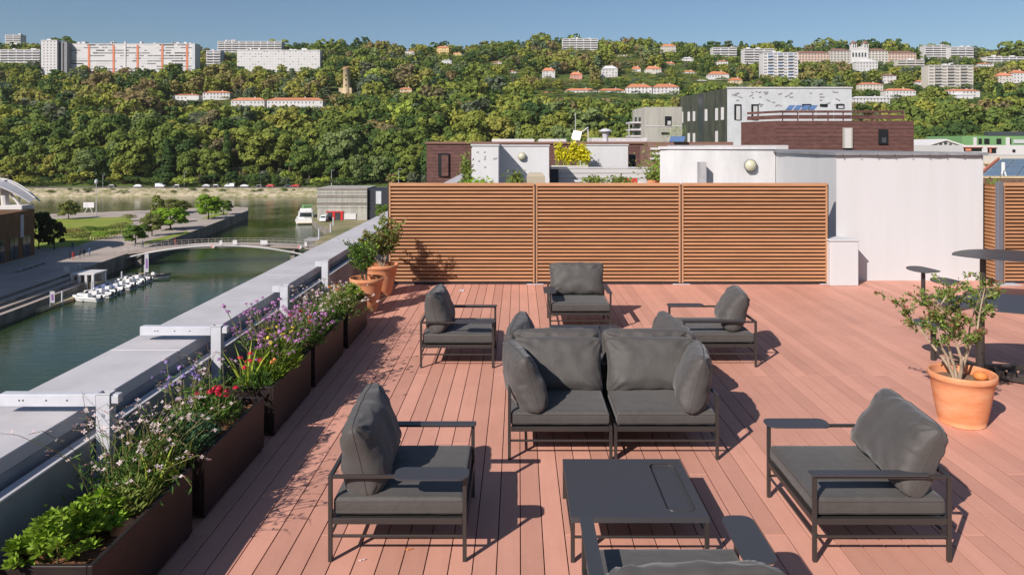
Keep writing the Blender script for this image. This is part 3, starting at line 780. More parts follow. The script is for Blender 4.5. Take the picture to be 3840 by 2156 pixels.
# ------------------------------------------------------------------ far bank: lamp posts, cars
def lamp_post(u, vtop, d, zb, label):
    p = D(u, 600, d); h = D(u, vtop, d).z - zb
    t = thing('lamp_post', label, 'lamp post', (p.x, d, zb), 0, 'lamp posts along the river road')
    MB().tube([(0,0,0),(0,0,h)], [0.16, 0.09], 8).build('pole', M['galv'], t)
    MB().tube([(0,0,h-.02),(.3,-.2,h+.15),(1.4,-1,h+.2)], 0.06, 6).build('bracket', M['galv'], t)
    MB().cbox((1.2,-1.25,h+.1), (1.9,-.85,h+.26), .04).build('lamp_head', M['galv'], t)
for (u, v, s) in ((386, 655, 'grey lamp post on the far bank, leftmost'), (691, 648, 'grey lamp post on the far bank behind the white vans'),
               (977, 648, 'grey lamp post on the far bank beside the red car'), (1243, 640, 'grey lamp post on the far bank left of the wooden screen'), (1495, 635, 'grey lamp post just over the wooden screen top')):
    lamp_post(u, v, 401, -20.3, s)
def make_car(name, kind, paint, label, cat):
    t = thing(name, label, cat, group='vehicles parked along the far bank')
    L, Wd, Hh = (4.3, 1.75, 1.45) if kind == 'car' else (5.2, 1.95, 2.1)
    if kind == 'car':
        prof = [(-.5,.25),(-.5,.62),(-.47,.72),(-.36,.76),(-.22,1.0),(.18,1.0),(.32,.74),(.47,.66),(.5,.5),(.5,.25)]
    else:
        prof = [(-.5,.16),(-.5,.93),(-.46,1.0),(.2,1.0),(.34,.62),(.48,.55),(.5,.4),(.5,.16)]
    n = len(prof); mb = MB()
    vs = [(x*L, -Wd/2*(.86 if z > .8 else 1), z*Hh) for x, z in prof] + [(x*L, Wd/2*(.86 if z > .8 else 1), z*Hh) for x, z in prof]
    mb.add(vs, [(i, (i+1)%n, n+(i+1)%n, n+i) for i in range(n)] + [tuple(range(n))[::-1], tuple(range(n, 2*n))])
    mb.build('body', paint, t)
    mb = MB()
    for s in (-1, 1):
        if kind == 'car': mb.box((-.30*L, s*Wd*.452-.02, .76*Hh), (.22*L, s*Wd*.452+.03, .95*Hh))
        else: mb.box((.02*L, s*Wd*.47-.02, .62*Hh), (.22*L, s*Wd*.47+.03, .9*Hh))
    mb.build('side_glass', M['glass'], t)
    xw = (.19*L, .31*L) if kind == 'car' else (.205*L, .335*L)
    z1, z0 = (.985*Hh, .76*Hh) if kind == 'car' else (.96*Hh, .65*Hh)
    mb = MB().add([(xw[0]+.03,-Wd*.38,z1),(xw[0]+.03,Wd*.38,z1),(xw[1]+.03,Wd*.42,z0),(xw[1]+.03,-Wd*.42,z0)], [(0,1,2,3)]); mb.build('windscreen', M['glass'], t)
    for sx in (-.31, .32):
        for s in (-1, 1):
            mb = MB().tube([(sx*L, s*(Wd/2-.2), .32), (sx*L, s*(Wd/2+.02), .32)], .33, 12); w = mb.build('wheel', M['rubber'], t)
            MB().tube([(sx*L, s*(Wd/2+.02), .32), (sx*L, s*(Wd/2+.035), .32)], .2, 10).build('rim', M['galv'], w)
    return t
M['carwhite'] = mat('white_car_paint', (0.7, 0.7, 0.72), 0.25, 0.5); M['cardark'] = mat('dark_car_paint', (0.04, 0.045, 0.055), 0.25, 0.5)
M['carsilver'] = mat('silver_car_paint', (0.4, 0.4, 0.42), 0.3, 0.5)
cars = [(518, 'car', 'carwhite', 'white hatchback, alone under the trees on the far bank'), (602, 'van', 'carwhite', 'white van on the far bank left of the lamp post'),
        (420, 'car', 'cardark', 'dark car leftmost on the far bank road'), (665, 'car', 'cardark', 'dark car right next to the white van'), (775, 'car', 'carsilver', 'silver car at the left end of the car park'),
        (812, 'car', 'cardark', 'dark car right of the silver one in the car park'), (862, 'van', 'carwhite', 'white van in the car park right of the silver and dark cars'), (918, 'car', 'carwhite', 'white car left of the dark one in the car park'),
        (972, 'car', 'cardark', 'dark car beside the red car'), (1014, 'car', 'red', 'bright red car in the far bank car park'), (1080, 'car', 'cardark', 'dark car between the two red cars'), (1108, 'car', 'red', 'darker red car right of the dark one')]
for (u, kind, paint, lab) in cars:
    p = D(u, 700, 399 + (2 if u > 700 else 0)); make_car('parked_car' if kind == 'car' else 'parked_van', kind, M[paint], lab, kind).location = (p.x, p.y, -20.26)
    bpy.context.view_layer.update() if False else None
for o in list(COL.objects):
    if o.get('category') in ('car', 'van'): o.rotation_euler = (0, 0, random.choice([0, math.pi]) + random.uniform(-.1, .1))

# ------------------------------------------------------------------ promontory trees and shrubs
def near_tree(u, vb, vt, wpx, tint, label, kd=0, name='park_tree'):
    p = P(u, vb, QZ); H = D(u, vt, p.y).z - QZ; W = wpx / FPX * p.y
    kind, me, _, _, tm = CROWN[kd]
    t = thing(name, label, 'bush' if kind == 'bush' else 'tree', p, random.uniform(0, 6), 'trees on the park tongue between the basins')
    base_w = {'round': 0.70, 'tall': 0.36, 'bush': 1.0}.get(kind, .9)
    t.scale = (W / base_w, W / base_w, H)
    o = link('crown', me, t); o.material_slots[0].link = 'OBJECT'; o.material_slots[0].material = NT[tint]
    link('trunk', tm, t)
NT = {}
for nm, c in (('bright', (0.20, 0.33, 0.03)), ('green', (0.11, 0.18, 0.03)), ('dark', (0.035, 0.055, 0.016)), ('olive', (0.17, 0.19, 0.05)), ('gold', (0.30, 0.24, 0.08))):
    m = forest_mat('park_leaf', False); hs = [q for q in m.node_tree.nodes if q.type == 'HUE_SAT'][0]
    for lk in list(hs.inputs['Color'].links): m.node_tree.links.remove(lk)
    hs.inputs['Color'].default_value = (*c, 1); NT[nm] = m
near_tree(258, 822, 750, 62, 'olive', 'round olive tree on the far edge of the lawn')
near_tree(508, 915, 838, 78, 'green', 'rounded dark tree nearest the footbridge', 1)
near_tree(570, 885, 800, 60, 'olive', 'olive tree behind the tree nearest the footbridge', 2)
near_tree(640, 862, 776, 104, 'bright', 'bright lime green tree, widest of the park group', 3)
near_tree(594, 840, 738, 44, 'olive', 'slender pale poplar at the back of the park group', 6)
near_tree(662, 800, 746, 78, 'olive', 'dull green tree behind the lime green tree', 4)
near_tree(782, 822, 728, 80, 'bright', 'bright tree standing alone near the tip of the tongue', 5)
near_tree(838, 806, 748, 56, 'green', 'smaller green tree right of the lone bright tree', 0)
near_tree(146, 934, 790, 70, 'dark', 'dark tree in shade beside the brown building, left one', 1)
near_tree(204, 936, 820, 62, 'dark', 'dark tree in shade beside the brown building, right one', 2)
for (u, vb, vt, w, c, lab) in ((270, 892, 852, 90, 'gold', 'golden bush on the lawn'), (340, 878, 846, 90, 'green', 'green bush in the middle of the lawn'), (400, 872, 846, 80, 'green', 'green bush right of the middle of the lawn'),
        (452, 870, 832, 80, 'olive', 'olive bush at the right end of the lawn'), (310, 900, 868, 60, 'olive', 'olive bush on the near side of the lawn'), (372, 896, 868, 74, 'bright', 'lime bush on the near side of the lawn'),
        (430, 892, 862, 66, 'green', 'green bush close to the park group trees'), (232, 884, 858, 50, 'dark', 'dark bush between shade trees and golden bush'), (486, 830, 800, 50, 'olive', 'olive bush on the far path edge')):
    near_tree(u, vb, vt, w, c, lab, 11, 'park_bush')
# rough plants along the far rocky bank
for i in range(44):
    x = random.uniform(-330, -70); p = (x, 387 + 6 * (x + 150) / 300 * .72 + random.uniform(0, 4), WZ + random.uniform(1.2, 2.6))
    uu = CU + x / p[1] * FPX
    t = thing('bank_shrub', random.choice(['small green shrub', 'small yellowish shrub']) + ' on the pale rocks of the far bank, ' + ('behind the canopy' if uu < 150 else 'near the white navigation sign' if uu < 420 else 'below the parked vans' if uu < 700 else 'below the car park' if uu < 1120 else 'by the waterfront building'), 'bush', p, random.uniform(0, 6), 'shrubs along the rocky far bank')
    s = random.uniform(1.5, 3.4); t.scale = (s * 1.3, s, s * .8)
    o = link('foliage', CROWN[11][1], t); o.material_slots[0].link = 'OBJECT'; o.material_slots[0].material = NT['olive' if 'yellow' in t['label'] else 'green']
# low plants at the foot of the hill and of the tongue
# bollard row along the lawn
for i in range(13):
    p = P(330 + 125 * i / 12, 905 - 24 * i / 12, QZ)
    MBb = MB().box((-.08, -.08, 0), (.08, .08, 1.2)); o = MBb.build('bollard', M['stone'], loc=p)
    tag(o, 'small wooden post in the row along the lawn path', 'bollard', 'posts along the lawn path')

# ------------------------------------------------------------------ footbridge
A = P(440, 947, QZ); B = P(1190, 926, QZ)
t = thing('footbridge', 'low arched footbridge with railings across the basin mouth', 'bridge', (0, 0, 0))
N = 30; dirv = (B - A).normalized(); perp = Vector((-dirv.y, dirv.x, 0))
def bz(s): return QZ + 0.1 + 1.15 * (1 - (2 * s - 1) ** 2)
mb = MB()
for i in range(N):
    for s0, s1 in ((i / N, (i + 1) / N),):
        p0 = A.lerp(B, s0); p1 = A.lerp(B, s1)
        q = []
        for p, s in ((p0, s0), (p1, s1)):
            for w in (-2, 2):
                for dz in (-0.55, 0): q.append((p.x + perp.x * w, p.y + perp.y * w, bz(s) + dz))
        mb.add(q, [(0,1,5,4),(2,6,7,3),(1,3,7,5),(0,4,6,2)])
mb.build('deck', M['quay'], t)
for w in (-2.1, 2.1):
    pts = []
    for i in range(N + 1):
        s = -0.02 + 0.98 * i / N; p = A.lerp(B, s); z = WZ + 1.2 + 3.0 * (1 - (2 * (i / N) - 1) ** 2)
        pts.append((p.x + perp.x * w, p.y + perp.y * w, z))
    MB().tube(pts, 0.2, 6).build('arch', M['hwhite'], t)
    rail = []
    for i in range(N + 1):
        s = i / N; p = A.lerp(B, s); rail.append(Vector((p.x + perp.x * w, p.y + perp.y * w, bz(s))))
    MB().tube([r + Vector((0, 0, 1.1)) for r in rail], .035, 5).build('handrail', M['quay'], t)
    MB().tube([r + Vector((0, 0, .6)) for r in rail], .025, 4).build('midrail', M['galv'], t)
    mb = MB()
    for r in rail[::1]: mb.box((r.x-.025, r.y-.025, r.z), (r.x+.025, r.y+.025, r.z+1.1))
    tag(mb.build('railing_posts', M['quay'], t), kind='stuff')
for s in (.12, .88):
    p = A.lerp(B, s)
    MB().box((p.x-.5, p.y-1.5, WZ-1), (p.x+.5, p.y+1.5, bz(s)-.56)).build('pier', M['quaywall'], t)
for (u, w2, kind) in ((803, 18, 'd'), (830, 10, 's'), (878, 16, 's'), (979, 26, 's'), (1106, 18, 'd'), (1127, 9, 's')):
    s = (D(u, 900, 168).x - A.x) / (B.x - A.x); p = A.lerp(B, s); q = p - perp * 2.3 if perp.y > 0 else p + perp * 2.3
    h = w2 / FPX * p.y / 2
    if kind == 's': MB().box((q.x-h, q.y-.04, bz(s)+.15), (q.x+h, q.y+.04, bz(s)+.15+1.0)).build('sign_board', M['hwhite'], t)
    else:
        c = bz(s) - .1
        MB().add([(q.x-h,q.y-.05,c),(q.x,q.y-.05,c-h),(q.x+h,q.y-.05,c),(q.x,q.y-.05,c+h),(q.x-h,q.y+.05,c),(q.x,q.y+.05,c-h),(q.x+h,q.y+.05,c),(q.x,q.y+.05,c+h)],
                 [(0,1,2,3),(7,6,5,4),(0,4,5,1),(1,5,6,2),(2,6,7,3),(3,7,4,0)]).build('diamond_sign', M['hwhite'], t)
        MB().add([(q.x-h,q.y-.07,c),(q.x,q.y-.07,c-h),(q.x,q.y-.07,c+h)], [(0,1,2)]).build('red_half', M['fl_pink'], t)

# ------------------------------------------------------------------ marina: pontoon, cabin, boats
t = thing('pontoon', 'pale wooden pontoon along the left quay of the basin', 'pontoon')
for (a, b) in (((-80.4, 118.5), (-77.2, 128.5)), ((-80.9, 128.6), (-77.5, 136.4)), ((-81.7, 136.5), (-77.6, 144.3)), ((-80.6, 144.4), (-77.2, 152))):
    MB().box((a[0], a[1], WZ+.05), (b[0], b[1], WZ+.55)).build('deck_section', M['wood'], t)
for (x, y) in ((-77.2, 124), (-77.4, 133), (-77.4, 143), (-77.0, 151)):
    MB().tube([(x, y, WZ-1), (x, y, WZ+2.4)], .14, 8).build('mooring_pile', M['galv'], t)
MB().box((-86, 140.5, WZ+.56), (-79, 142, WZ+.7)).build('gangway', M['galv'], t)
t = thing('dock_cabin', 'white open sided cabin standing on the pontoon', 'cabin', (-80.3, 137, WZ+.56))
for x in (-1.9, -.65, .65, 1.9):
    for y in (-1.9, 1.9): MB().box((x-.2, y-.2, 0), (x+.2, y+.2, 2.6)).build('post', M['hwhite'], t)
MB().box((-2.25, -2.15, 2.61), (2.25, 2.15, 2.85)).build('roof', M['hwhite'], t)
MB().box((-1.8, 1.2, 0), (1.8, 1.6, 2.5)).build('back_wall', M['cream'], t)
MB().box((.9, -1.5, 0), (2.1, 1.1, 1.1)).build('counter', M['wood'], t)
def make_boat(label, L=4.6, W=1.9, dark=False, name='small_boat', cat='boat', grp='small motor boats moored at the pontoon'):
    t = thing(name, label, cat, group=grp)
    n = 9; mb = MB(); rows = []
    for i in range(n):
        s = i / (n - 1); w = W / 2 * (1 if s < .55 else max(.04, (1 - ((s - .55) / .45) ** 2)))
        x = -L / 2 + s * L; sheer = .55 + .25 * max(0, s - .5)
        rows.append([(x, -w, sheer), (x, -w * .82, .05), (x, 0, -.15), (x, w * .82, .05), (x, w, sheer)])
    vs = [p for r in rows for p in r]; fs = []
    for i in range(n - 1):
        for k in range(4): fs.append((i*5+k, (i+1)*5+k, (i+1)*5+k+1, i*5+k+1))
    fs.append((0, 1, 2, 3, 4)); mb.add(vs, fs); mb.build('hull', M['boatwhite'], t)
    mb = MB(); mb.add([(r[0][0], r[0][1]*.9, .4) for r in rows] + [(r[4][0], r[4][1]*.9, .4) for r in rows][::-1], [tuple(range(2*n))]); mb.build('floor', M['boatwhite'], t)
    for s in (-1, 1):
        MB().tube([(r[0][0], s*abs(r[0][1])*.96, r[0][2]) for r in rows], .2 if dark else .13, 8).build('side_tube', M['rubber'] if dark else M['boatwhite'], t)
    MB().cbox((-.5, -.4, .4), (.2, .4, 1.15), .06).build('console', M['boatwhite'], t)
    MB().cbox((-1.3, -.4, .4), (-.9, .4, .75), .06).build('seat', M['membrane'], t)
    MB().cbox((-L/2-.32, -.13, .2), (-L/2-.02, .13, .95), .06).build('outboard_motor', M['rubber'], t)
    MB().add([(.15,-.4,1.1),(.15,.4,1.1),(-.05,.38,1.5),(-.05,-.38,1.5)], [(0,1,2,3)]).build('windscreen', M['glass'], t)
    return t
labs = ['white inflatable boat at the near end of the row', 'second white boat from the near end of the row', 'third boat of the row, under the blue cover edge', 'fourth boat of the row with black motor',
        'fifth boat, middle of the row beside the pontoon', 'sixth boat of the row', 'seventh boat of the row from the near end', 'eighth boat of the row, next to the last pair', 'ninth boat of the row near the flag pole']
proto = None
for i, lb in enumerate(labs):
    y = 127.6 + i * 2.25; loc = (-75.0 - .08 * i + random.uniform(-.3, .3), y + random.uniform(-.25, .25), WZ)
    if proto is None: proto = make_boat(lb); ps = tree_of(proto); o = proto
    else: o = dup(proto, ps, label=lb)
    o.location = loc; o.scale = (1.2, 1.12, 1.15); o.rotation_euler = (0, 0, math.pi + random.uniform(-.22, .22))
o = make_boat('long dark tubed inflatable at the far end of the row', 6.0, 2.3, True); o.location = (-74.3, 149.5, WZ); o.rotation_euler = (0, 0, .15)
for (x, y, lb) in ((-81.2, 125, 'low boat with a propped motor on the quay side of the pontoon'), (-80.6, 129, 'boat tied on the quay side close to the cabin')):
    o = dup(proto, ps, (x, y, WZ), 1.5, lb)
o = thing('blue_cover', 'blue tarpaulin stretched over the deck between cabin and boats', 'tarpaulin', (-76.6, 135.6, WZ+.62))
MB().add([(-1.8,-2,.0),(1.8,-2,.15),(2,2,.1),(-1.8,2,.35),(0,0,.75),(-1.8,-2,-.05),(1.8,-2,-.05),(2,2,-.05),(-1.8,2,-.05)], [(0,1,4),(1,2,4),(2,3,4),(3,0,4),(5,6,1,0),(6,7,2,1),(7,8,3,2),(8,5,0,3)]).build('cover_sheet', M['tarp'], o)
for (u, vb, vt, lb) in ((543, 1044, 952, 'tall white and purple banner at the far end of the pontoon'), (188, 1150, 1092, 'short banner at the near end of the pontoon')):
    p = P(u, vb, WZ+.55); h = D(u, vt, p.y).z - p.z
    t = thing('banner_flag', lb, 'flag', p, 0)
    MB().tube([(0,0,0),(0,0,h)], .05, 6).build('pole', M['galv'], t)
    c = MB().box((.06, -.02, h*.25), (.75, .02, h)).build('cloth', M['banner'], t)
    MB().box((.2, -.03, h*.4), (.6, -.021, h*.8)).build('print', M['purple'], c)
# notice boards on the quay
for (u, vb, vt, w, lb) in ((249, 1030, 1000, 20, 'white notice panel on the quay above the pontoon'), (292, 1018, 994, 16, 'open metal gate frame at the head of the gangway')):
    p = P(u, vb, QZ - .5); h = D(u, vt, p.y).z - p.z; hw = w / FPX * p.y / 2
    if 'gate' in lb:
        t = thing('gate_frame', lb, 'gate', p)
        for s in (-1, 1): MB().box((s*hw-.08, -.08, 0), (s*hw+.08, .08, h)).build('post', M['galv'], t)
        MB().box((-hw-.08, -.08, h), (hw+.08, .08, h+.16)).build('beam', M['galv'], t)
    else:
        t = thing('notice_panel', lb, 'notice board', p)
        MB().cbox((-hw, -.15, .1), (hw, .15, h), .04).build('panel', M['hwhite'], t); MB().box((-hw*.6, -.1, -.3), (hw*.6, .1, .1)).build('foot', M['galv'], t)
# billboard and mast on the far edge
p = P(333, 798, QZ); t = thing('river_sign', 'white navigation sign board on splayed legs by the river', 'sign', p)
MB().box((-1.9, -.1, 1.8), (1.9, .1, 3.7)).build('board', M['hwhite'], t)
for s in (-1, 1): MB().tube([(s*1.4, 0, 0), (s*.5, 0, 1.8)], .12, 6).build('leg', M['hwhite'], t)
MB().box((-1.2, -.13, 2.3), (-.2, -.105, 3.2)).build('marking', M['speckle'], t)
p = P(361, 812, QZ); t = thing('signal_mast', 'thin grey signal mast right of the white navigation sign', 'mast', p)
MB().tube([(0,0,0),(0,0,11.5)], [.14,.07], 6).build('pole', M['galv'], t); MB().lathe([(.01,12.6),(.55,12.1),(.5,11.2),(.01,10.9)], 10).build('topmark', M['galv'], t)
# benches
for (u0, v0, u1, v1, lb) in ((60, 1022, 175, 985, 'long stone bench on the shaded promenade'),):
    a = P(u0, v0, QZ); b = P(u1, v1, QZ); dv = (b - a); L = dv.length; dv.normalize()
    t = thing('stone_bench', lb, 'bench', (a + b) / 2, math.atan2(dv.y, dv.x))
    MB().cbox((-L/2, -.35, .3), (L/2, .35, .5), .03).build('seat', M['concrete'], t)
    for s in (-.4, 0, .4): MB().box((s*L-.3, -.25, 0), (s*L+.3, .25, .3)).build('leg', M['concrete'], t)
# motor yacht
p = P(1128, 839, WZ)
t = thing('motor_yacht', 'white motor yacht moored stern on to the right bank', 'yacht', (p.x, p.y + 7, WZ), R(90 + 13)); t.scale = (1.22, 1.22, 1.12)
L, Wd = 15.0, 5.4; n = 12; rows = []
for i in range(n):
    s = i / (n - 1); w = Wd / 2 * (1 if s < .5 else max(.03, 1 - ((s - .5) / .5) ** 2.2)); x = -L / 2 + s * L; sh = 1.5 + .7 * s * s
    rows.append([(x, -w, sh), (x, -w * .9, .15), (x, 0, -.3), (x, w * .9, .15), (x, w, sh)])
mb = MB(); vs = [q for r in rows for q in r]; fs = []
for i in range(n - 1):
    for k in range(4): fs.append((i*5+k, (i+1)*5+k, (i+1)*5+k+1, i*5+k+1))
fs.append((0, 1, 2, 3, 4)); mb.add(vs, fs); mb.build('hull', M['boatwhite'], t)
MB().add([(r[0][0], r[0][1], r[0][2]) for r in rows] + [(r[4][0], r[4][1], r[4][2]) for r in rows][::-1], [tuple(range(2*n))]).build('deck', M['boatwhite'], t)
mb = MB().add([(-5,-2.2,1.5),(3.6,-1.9,2.0),(3.6,1.9,2.0),(-5,2.2,1.5),(-5,-1.9,3.4),(1.2,-1.6,3.5),(1.2,1.6,3.5),(-5,1.9,3.4)], [(0,3,2,1),(4,5,6,7),(0,1,5,4),(1,2,6,5),(2,3,7,6),(3,0,4,7)])
cb = mb.build('cabin', M['boatwhite'], t)
for s in (-1, 1): MB().add([(-4.3,s*2.18,2.2),(1.5,s*1.95,2.35),(.8,s*1.82,3.1),(-4.3,s*2.03,3.0)], [(0,1,2,3)]).build('side_window', M['glass'], cb)
MB().add([(-5.03,-1.7,2.0),(-5.03,1.7,2.0),(-5.03,1.55,3.1),(-5.03,-1.55,3.1)], [(0,1,2,3)]).build('stern_window', M['glass'], cb)
MB().cbox((-6.6,-2.0,3.5), (.6,2.0,3.66), .05).build('upper_deck', M['boatwhite'], t)
MB().cbox((-3.6,-1.6,3.67), (-2.2,1.6,4.4), .1).build('flybridge', M['boatwhite'], t)
for s in (-1, 1): MB().tube([(-6.4, s*1.9, 1.5), (-6.4, s*1.9, 3.5)], .06, 6).build('post', M['galv'], t)
MB().cbox((-8.3,-2.2,.3), (-7.5,2.2,.5), .05).build('swim_platform', M['wood'], t)
# small workboat
p = P(1160, 786, WZ); o = make_boat('small work boat with green cover beyond the motor yacht', 7.5, 2.6, False, 'work_boat', 'boat', None); o.location = (p.x, p.y, WZ); o.rotation_euler = (0,0,.5)
MB().cbox((-2.8,-1.2,.5), (2.6,1.2,2.0), .2).build('cover', M['grn'], o)
# right landing stage with piles
t = thing('landing_stage', 'small landing stage with grey piles below the motor yacht', 'jetty')
a = P(1190, 895, WZ+.5)
MB().box((a.x-3, a.y-2.5, WZ+.1), (a.x+7, a.y+2.5, WZ+.6)).build('deck', M['concrete'], t)
for (u, v, vt) in ((1196, 905, 858), (1240, 897, 838), (1250, 870, 815), (1222, 850, 806)):
    q = P(u, v, WZ); MB().tube([(q.x, q.y, WZ-1), (q.x, q.y, D(u, vt, q.y).z)], .22, 8).build('pile', M['galv'], t)
# tiny people on the promenade and bridge
def person(u, v, cloth, legs, label, z=None, face=0):
    p = P(u, v, QZ if z is None else z)
    me = bpy.data.meshes.new('body')
    J = [(0,0,.95),(0,0,1.2),(0,0,1.42),(0,0,1.52),(0,.02,1.68),(-.10,0,.92),(-.12,.08,.5),(-.12,.0,.06),(.10,0,.92),(.12,-.06,.5),(.13,-.15,.06),(-.2,0,1.4),(-.26,.03,1.12),(-.24,.12,.88),(.2,0,1.4),(.26,0,1.12),(.25,.1,.88),(-.12,.13,.02),(.13,0,.02)]
    E = [(0,1),(1,2),(2,3),(3,4),(0,5),(5,6),(6,7),(0,8),(8,9),(9,10),(2,11),(11,12),(12,13),(2,14),(14,15),(15,16),(7,17),(10,18)]
    me.from_pydata(J, E, []); o = link('body', me)
    md = o.modifiers.new('skin', 'SKIN'); rad = [.14,.15,.13,.06,.1,.09,.065,.045,.09,.065,.045,.06,.045,.03,.06,.045,.03,.04,.04]
    for i, r in enumerate(rad): me.skin_vertices[0].data[i].radius = (r, r)
    me.skin_vertices[0].data[0].use_root = True
    o.modifiers.new('sub', 'SUBSURF').levels = 1; me.materials.append(M[cloth])
    t = thing('person', label, 'person', p, face); o.parent = t
    MB().lathe([(.001,1.80),(.07,1.79),(.105,1.72),(.1,1.66),(.001,1.62)], 8).build('hair', M['blackcloth'], t)
person(272, 937, 'bluecloth', '', 'person in dark blue standing alone on the shaded promenade', face=.4)
person(262, 972, 'blackcloth', '', 'person in black left of the one in red', face=2)
person(275, 974, 'redcloth', '', 'person in a red top among the shaded group', face=1)
person(300, 964, 'blackcloth', '', 'person in black in the middle of the shaded group')
person(315, 962, 'blackcloth', '', 'person in black on the right of the shaded group', face=.8)
person(336, 956, 'bluecloth', '', 'person in dark blue at the right end of the shaded group')
person(505, 936, 'banner', '', 'person in pale clothes stepping onto the footbridge', face=1)
person(535, 932, 'bluecloth', '', 'person in blue walking up the footbridge', z=QZ+.3, face=1)
person(658, 922, 'redcloth', '', 'person in red on the footbridge', z=QZ+.8, face=1)
person(172, 992, 'banner', '', 'person in white beside the stone bench')
# ------------------------------------------------------------------ brown building with canopy at the left edge
t = thing('brown_building', 'brown metal clad building with white banners at the left edge', 'building')
x0, x1 = -150, -106
MB().add([(-102.5,128,QZ),(-106.3,161,QZ),(-150,165,QZ),(-150,120,QZ),(-102.5,128,-11.6),(-106.3,161,-11.4),(-150,165,-11.4),(-150,120,-11.6)], [(0,1,5,4),(1,2,6,5),(2,3,7,6),(3,0,4,7),(4,5,6,7)]).build('wall', M['brown'], t)
def fl(s, o=0.06): 
    a = Vector((-102.5,128,0)); b = Vector((-106.3,161,0)); n = Vector((.993,.115,0)); return a.lerp(b, s) + n * o
def facade_quad(name, s0, s1, z0, z1, m, o=0.08):
    a = fl(s0, o); b = fl(s1, o); a0 = fl(s0, .0); b0 = fl(s1, .0)
    return MB().add([(a.x,a.y,z0),(b.x,b.y,z0),(b.x,b.y,z1),(a.x,a.y,z1),(a0.x,a0.y,z0),(b0.x,b0.y,z0),(b0.x,b0.y,z1),(a0.x,a0.y,z1)], [(0,1,2,3),(0,4,5,1),(3,2,6,7),(0,3,7,4),(1,5,6,2)]).build(name, m, t)
for k in range(5):
    facade_quad('window', .28 + k*.145, .28 + k*.145 + .04, QZ+.3, QZ+4.6, M['glass']); facade_quad('window', .28 + k*.145 + .047, .28 + k*.145 + .087, QZ+.3, QZ+4.6, M['glass'])
facade_quad('banner', .83, .865, QZ+4.4, QZ+9.2, M['banner'], .15); facade_quad('banner', .50, .56, QZ+4.0, QZ+8.6, M['banner'], .15)
for k in range(5): facade_quad('clad_seam', .35+.13*k, .353+.13*k, QZ+4.8, QZ+9.9, M['dark'], .04)
q_ = thing('unseen_shade_building', 'unseen tall brown building outside the frame, added to shade the left quay', 'building', (-128, 70, QZ))  # unseen block beyond the left edge, added and sized to shade the quay
MB().box((-25, -40, 0), (24.5, 52, 24.5)).build('wall', M['brown'], q_)
MB().box((-25.3, -40.3, 24.5), (24.8, 52.3, 25)).build('roof_edge', M['coping'], q_)
t2 = thing('roof_canopy', 'white steel canopy like a folded umbrella on the brown building roof', 'canopy', (-113.5, 160, -11.4))
pts = []
mb = MB()
def cz(x): return 7.3 - 4.9 * max(0, (x + 3) / 11) ** 1.8
for i in range(13):
    x = -16 + 24 * i / 12; k = 1 - max(0, i - 5) / 7 * .7
    mb.v += [(x, -5.5 * k, cz(x) - .8), (x, 0, cz(x)), (x, 5.5 * k, cz(x) - .8)]
for i in range(12):
    for k in range(2): mb.f.append((i*3+k, i*3+k+1, (i+1)*3+k+1, (i+1)*3+k)); mb.m.append(0)
mb.build('canopy_skin', M['banner'], t2)
for s in (-1, 0, 1):
    MB().tube([(-16 + 24*i/12, s*5.5*(1-max(0, i-5)/7*.7), cz(-16+24*i/12) + (.1 if s == 0 else -.75)) for i in range(13)], .16, 6).build('edge_rib', M['hwhite'], t2)
MB().tube([(1.6,0,0),(1.2,0,6.4)], .8, 10).build('mast', M['hwhite'], t2)
MB().tube([(2.4,0,3.8),(5.2,0,0.2)], .28, 8).build('strut', M['hwhite'], t2); MB().tube([(4.2,1,3.2),(3.4,1,0.2)], .22, 8).build('strut', M['hwhite'], t2)
MB().cbox((1.5,-2,0.05),(6.5,2,1.0),.1).build('roof_unit', M['hwhite'], t2)
mb = MB()
# ------------------------------------------------------------------ grey waterfront building right bank
zb = WZ + 2.0
a = P(1190, 826, zb); W = 186 / FPX * a.y
t = thing('waterfront_building', 'grey weathered timber clad building on the right bank', 'building', (a.x, a.y, zb))
H = D(0, 706, a.y).z - zb
MB().box((0, 0, -1), (W, 16, H)).build('wall', M['concretewall'], t)
rr = random.Random(5)
for k in range(13):
    z0 = H * k / 13; 
    MB().box((-.06, -.12 - (k % 2) * .06, z0 + .12 if k else 3.6), (W + .06, -.02, z0 + H / 13 - .06)).build('board', M['concretewall'] if k % 3 else M['timbergrey'], t) if z0 > 3.4 else None
for k, (q0, q1) in enumerate(((.21, .29), (.31, .36), (.38, .46), (.47, .52))):
    MB().box((q0*W, -.3, 0), (q1*W, -.02, 2.6)).build('shop_panel' if k % 2 else 'shop_window', M['red'] if k in (1, 3) else M['glass'], t)
MB().box((.18*W, -.35, 2.62), (.53*W, -.02, 3.0)).build('fascia', M['red'], t)
MB().box((.55*W, -.3, .3), (.78*W, -.02, 2.2)).build('white_panel', M['hwhite'], t)
b = t
t = thing('side_building', 'dark wing with a gap right of the grey waterfront building', 'building', (a.x + W + .4, a.y + 1, zb))
MB().box((0, 0, -1), (7, 12, H - .5)).build('wall', M['anthracite'], t)
MB().box((2.4, -.1, H*.5), (4.2, .2, H*.9)).build('panel', M['speckle'], t)
p = P(1221, 828, zb); o = make_car('parked_van', 'van', M['carwhite'], 'white van beside the red shop front of the waterfront building', 'van'); o.location = (p.x, p.y - 2, zb); o.rotation_euler = (0, 0, -1.5); del o['group']
near_tree(1440, 838, 762, 70, 'green', 'green tree climbing the dark wing by the wooden screen', 1, 'waterfront_tree')

# ================================================================== NEIGHBOUR ROOFS
def house_box(name, mats, t, a, b): return MB().box(a, b).build(name, mats, t)
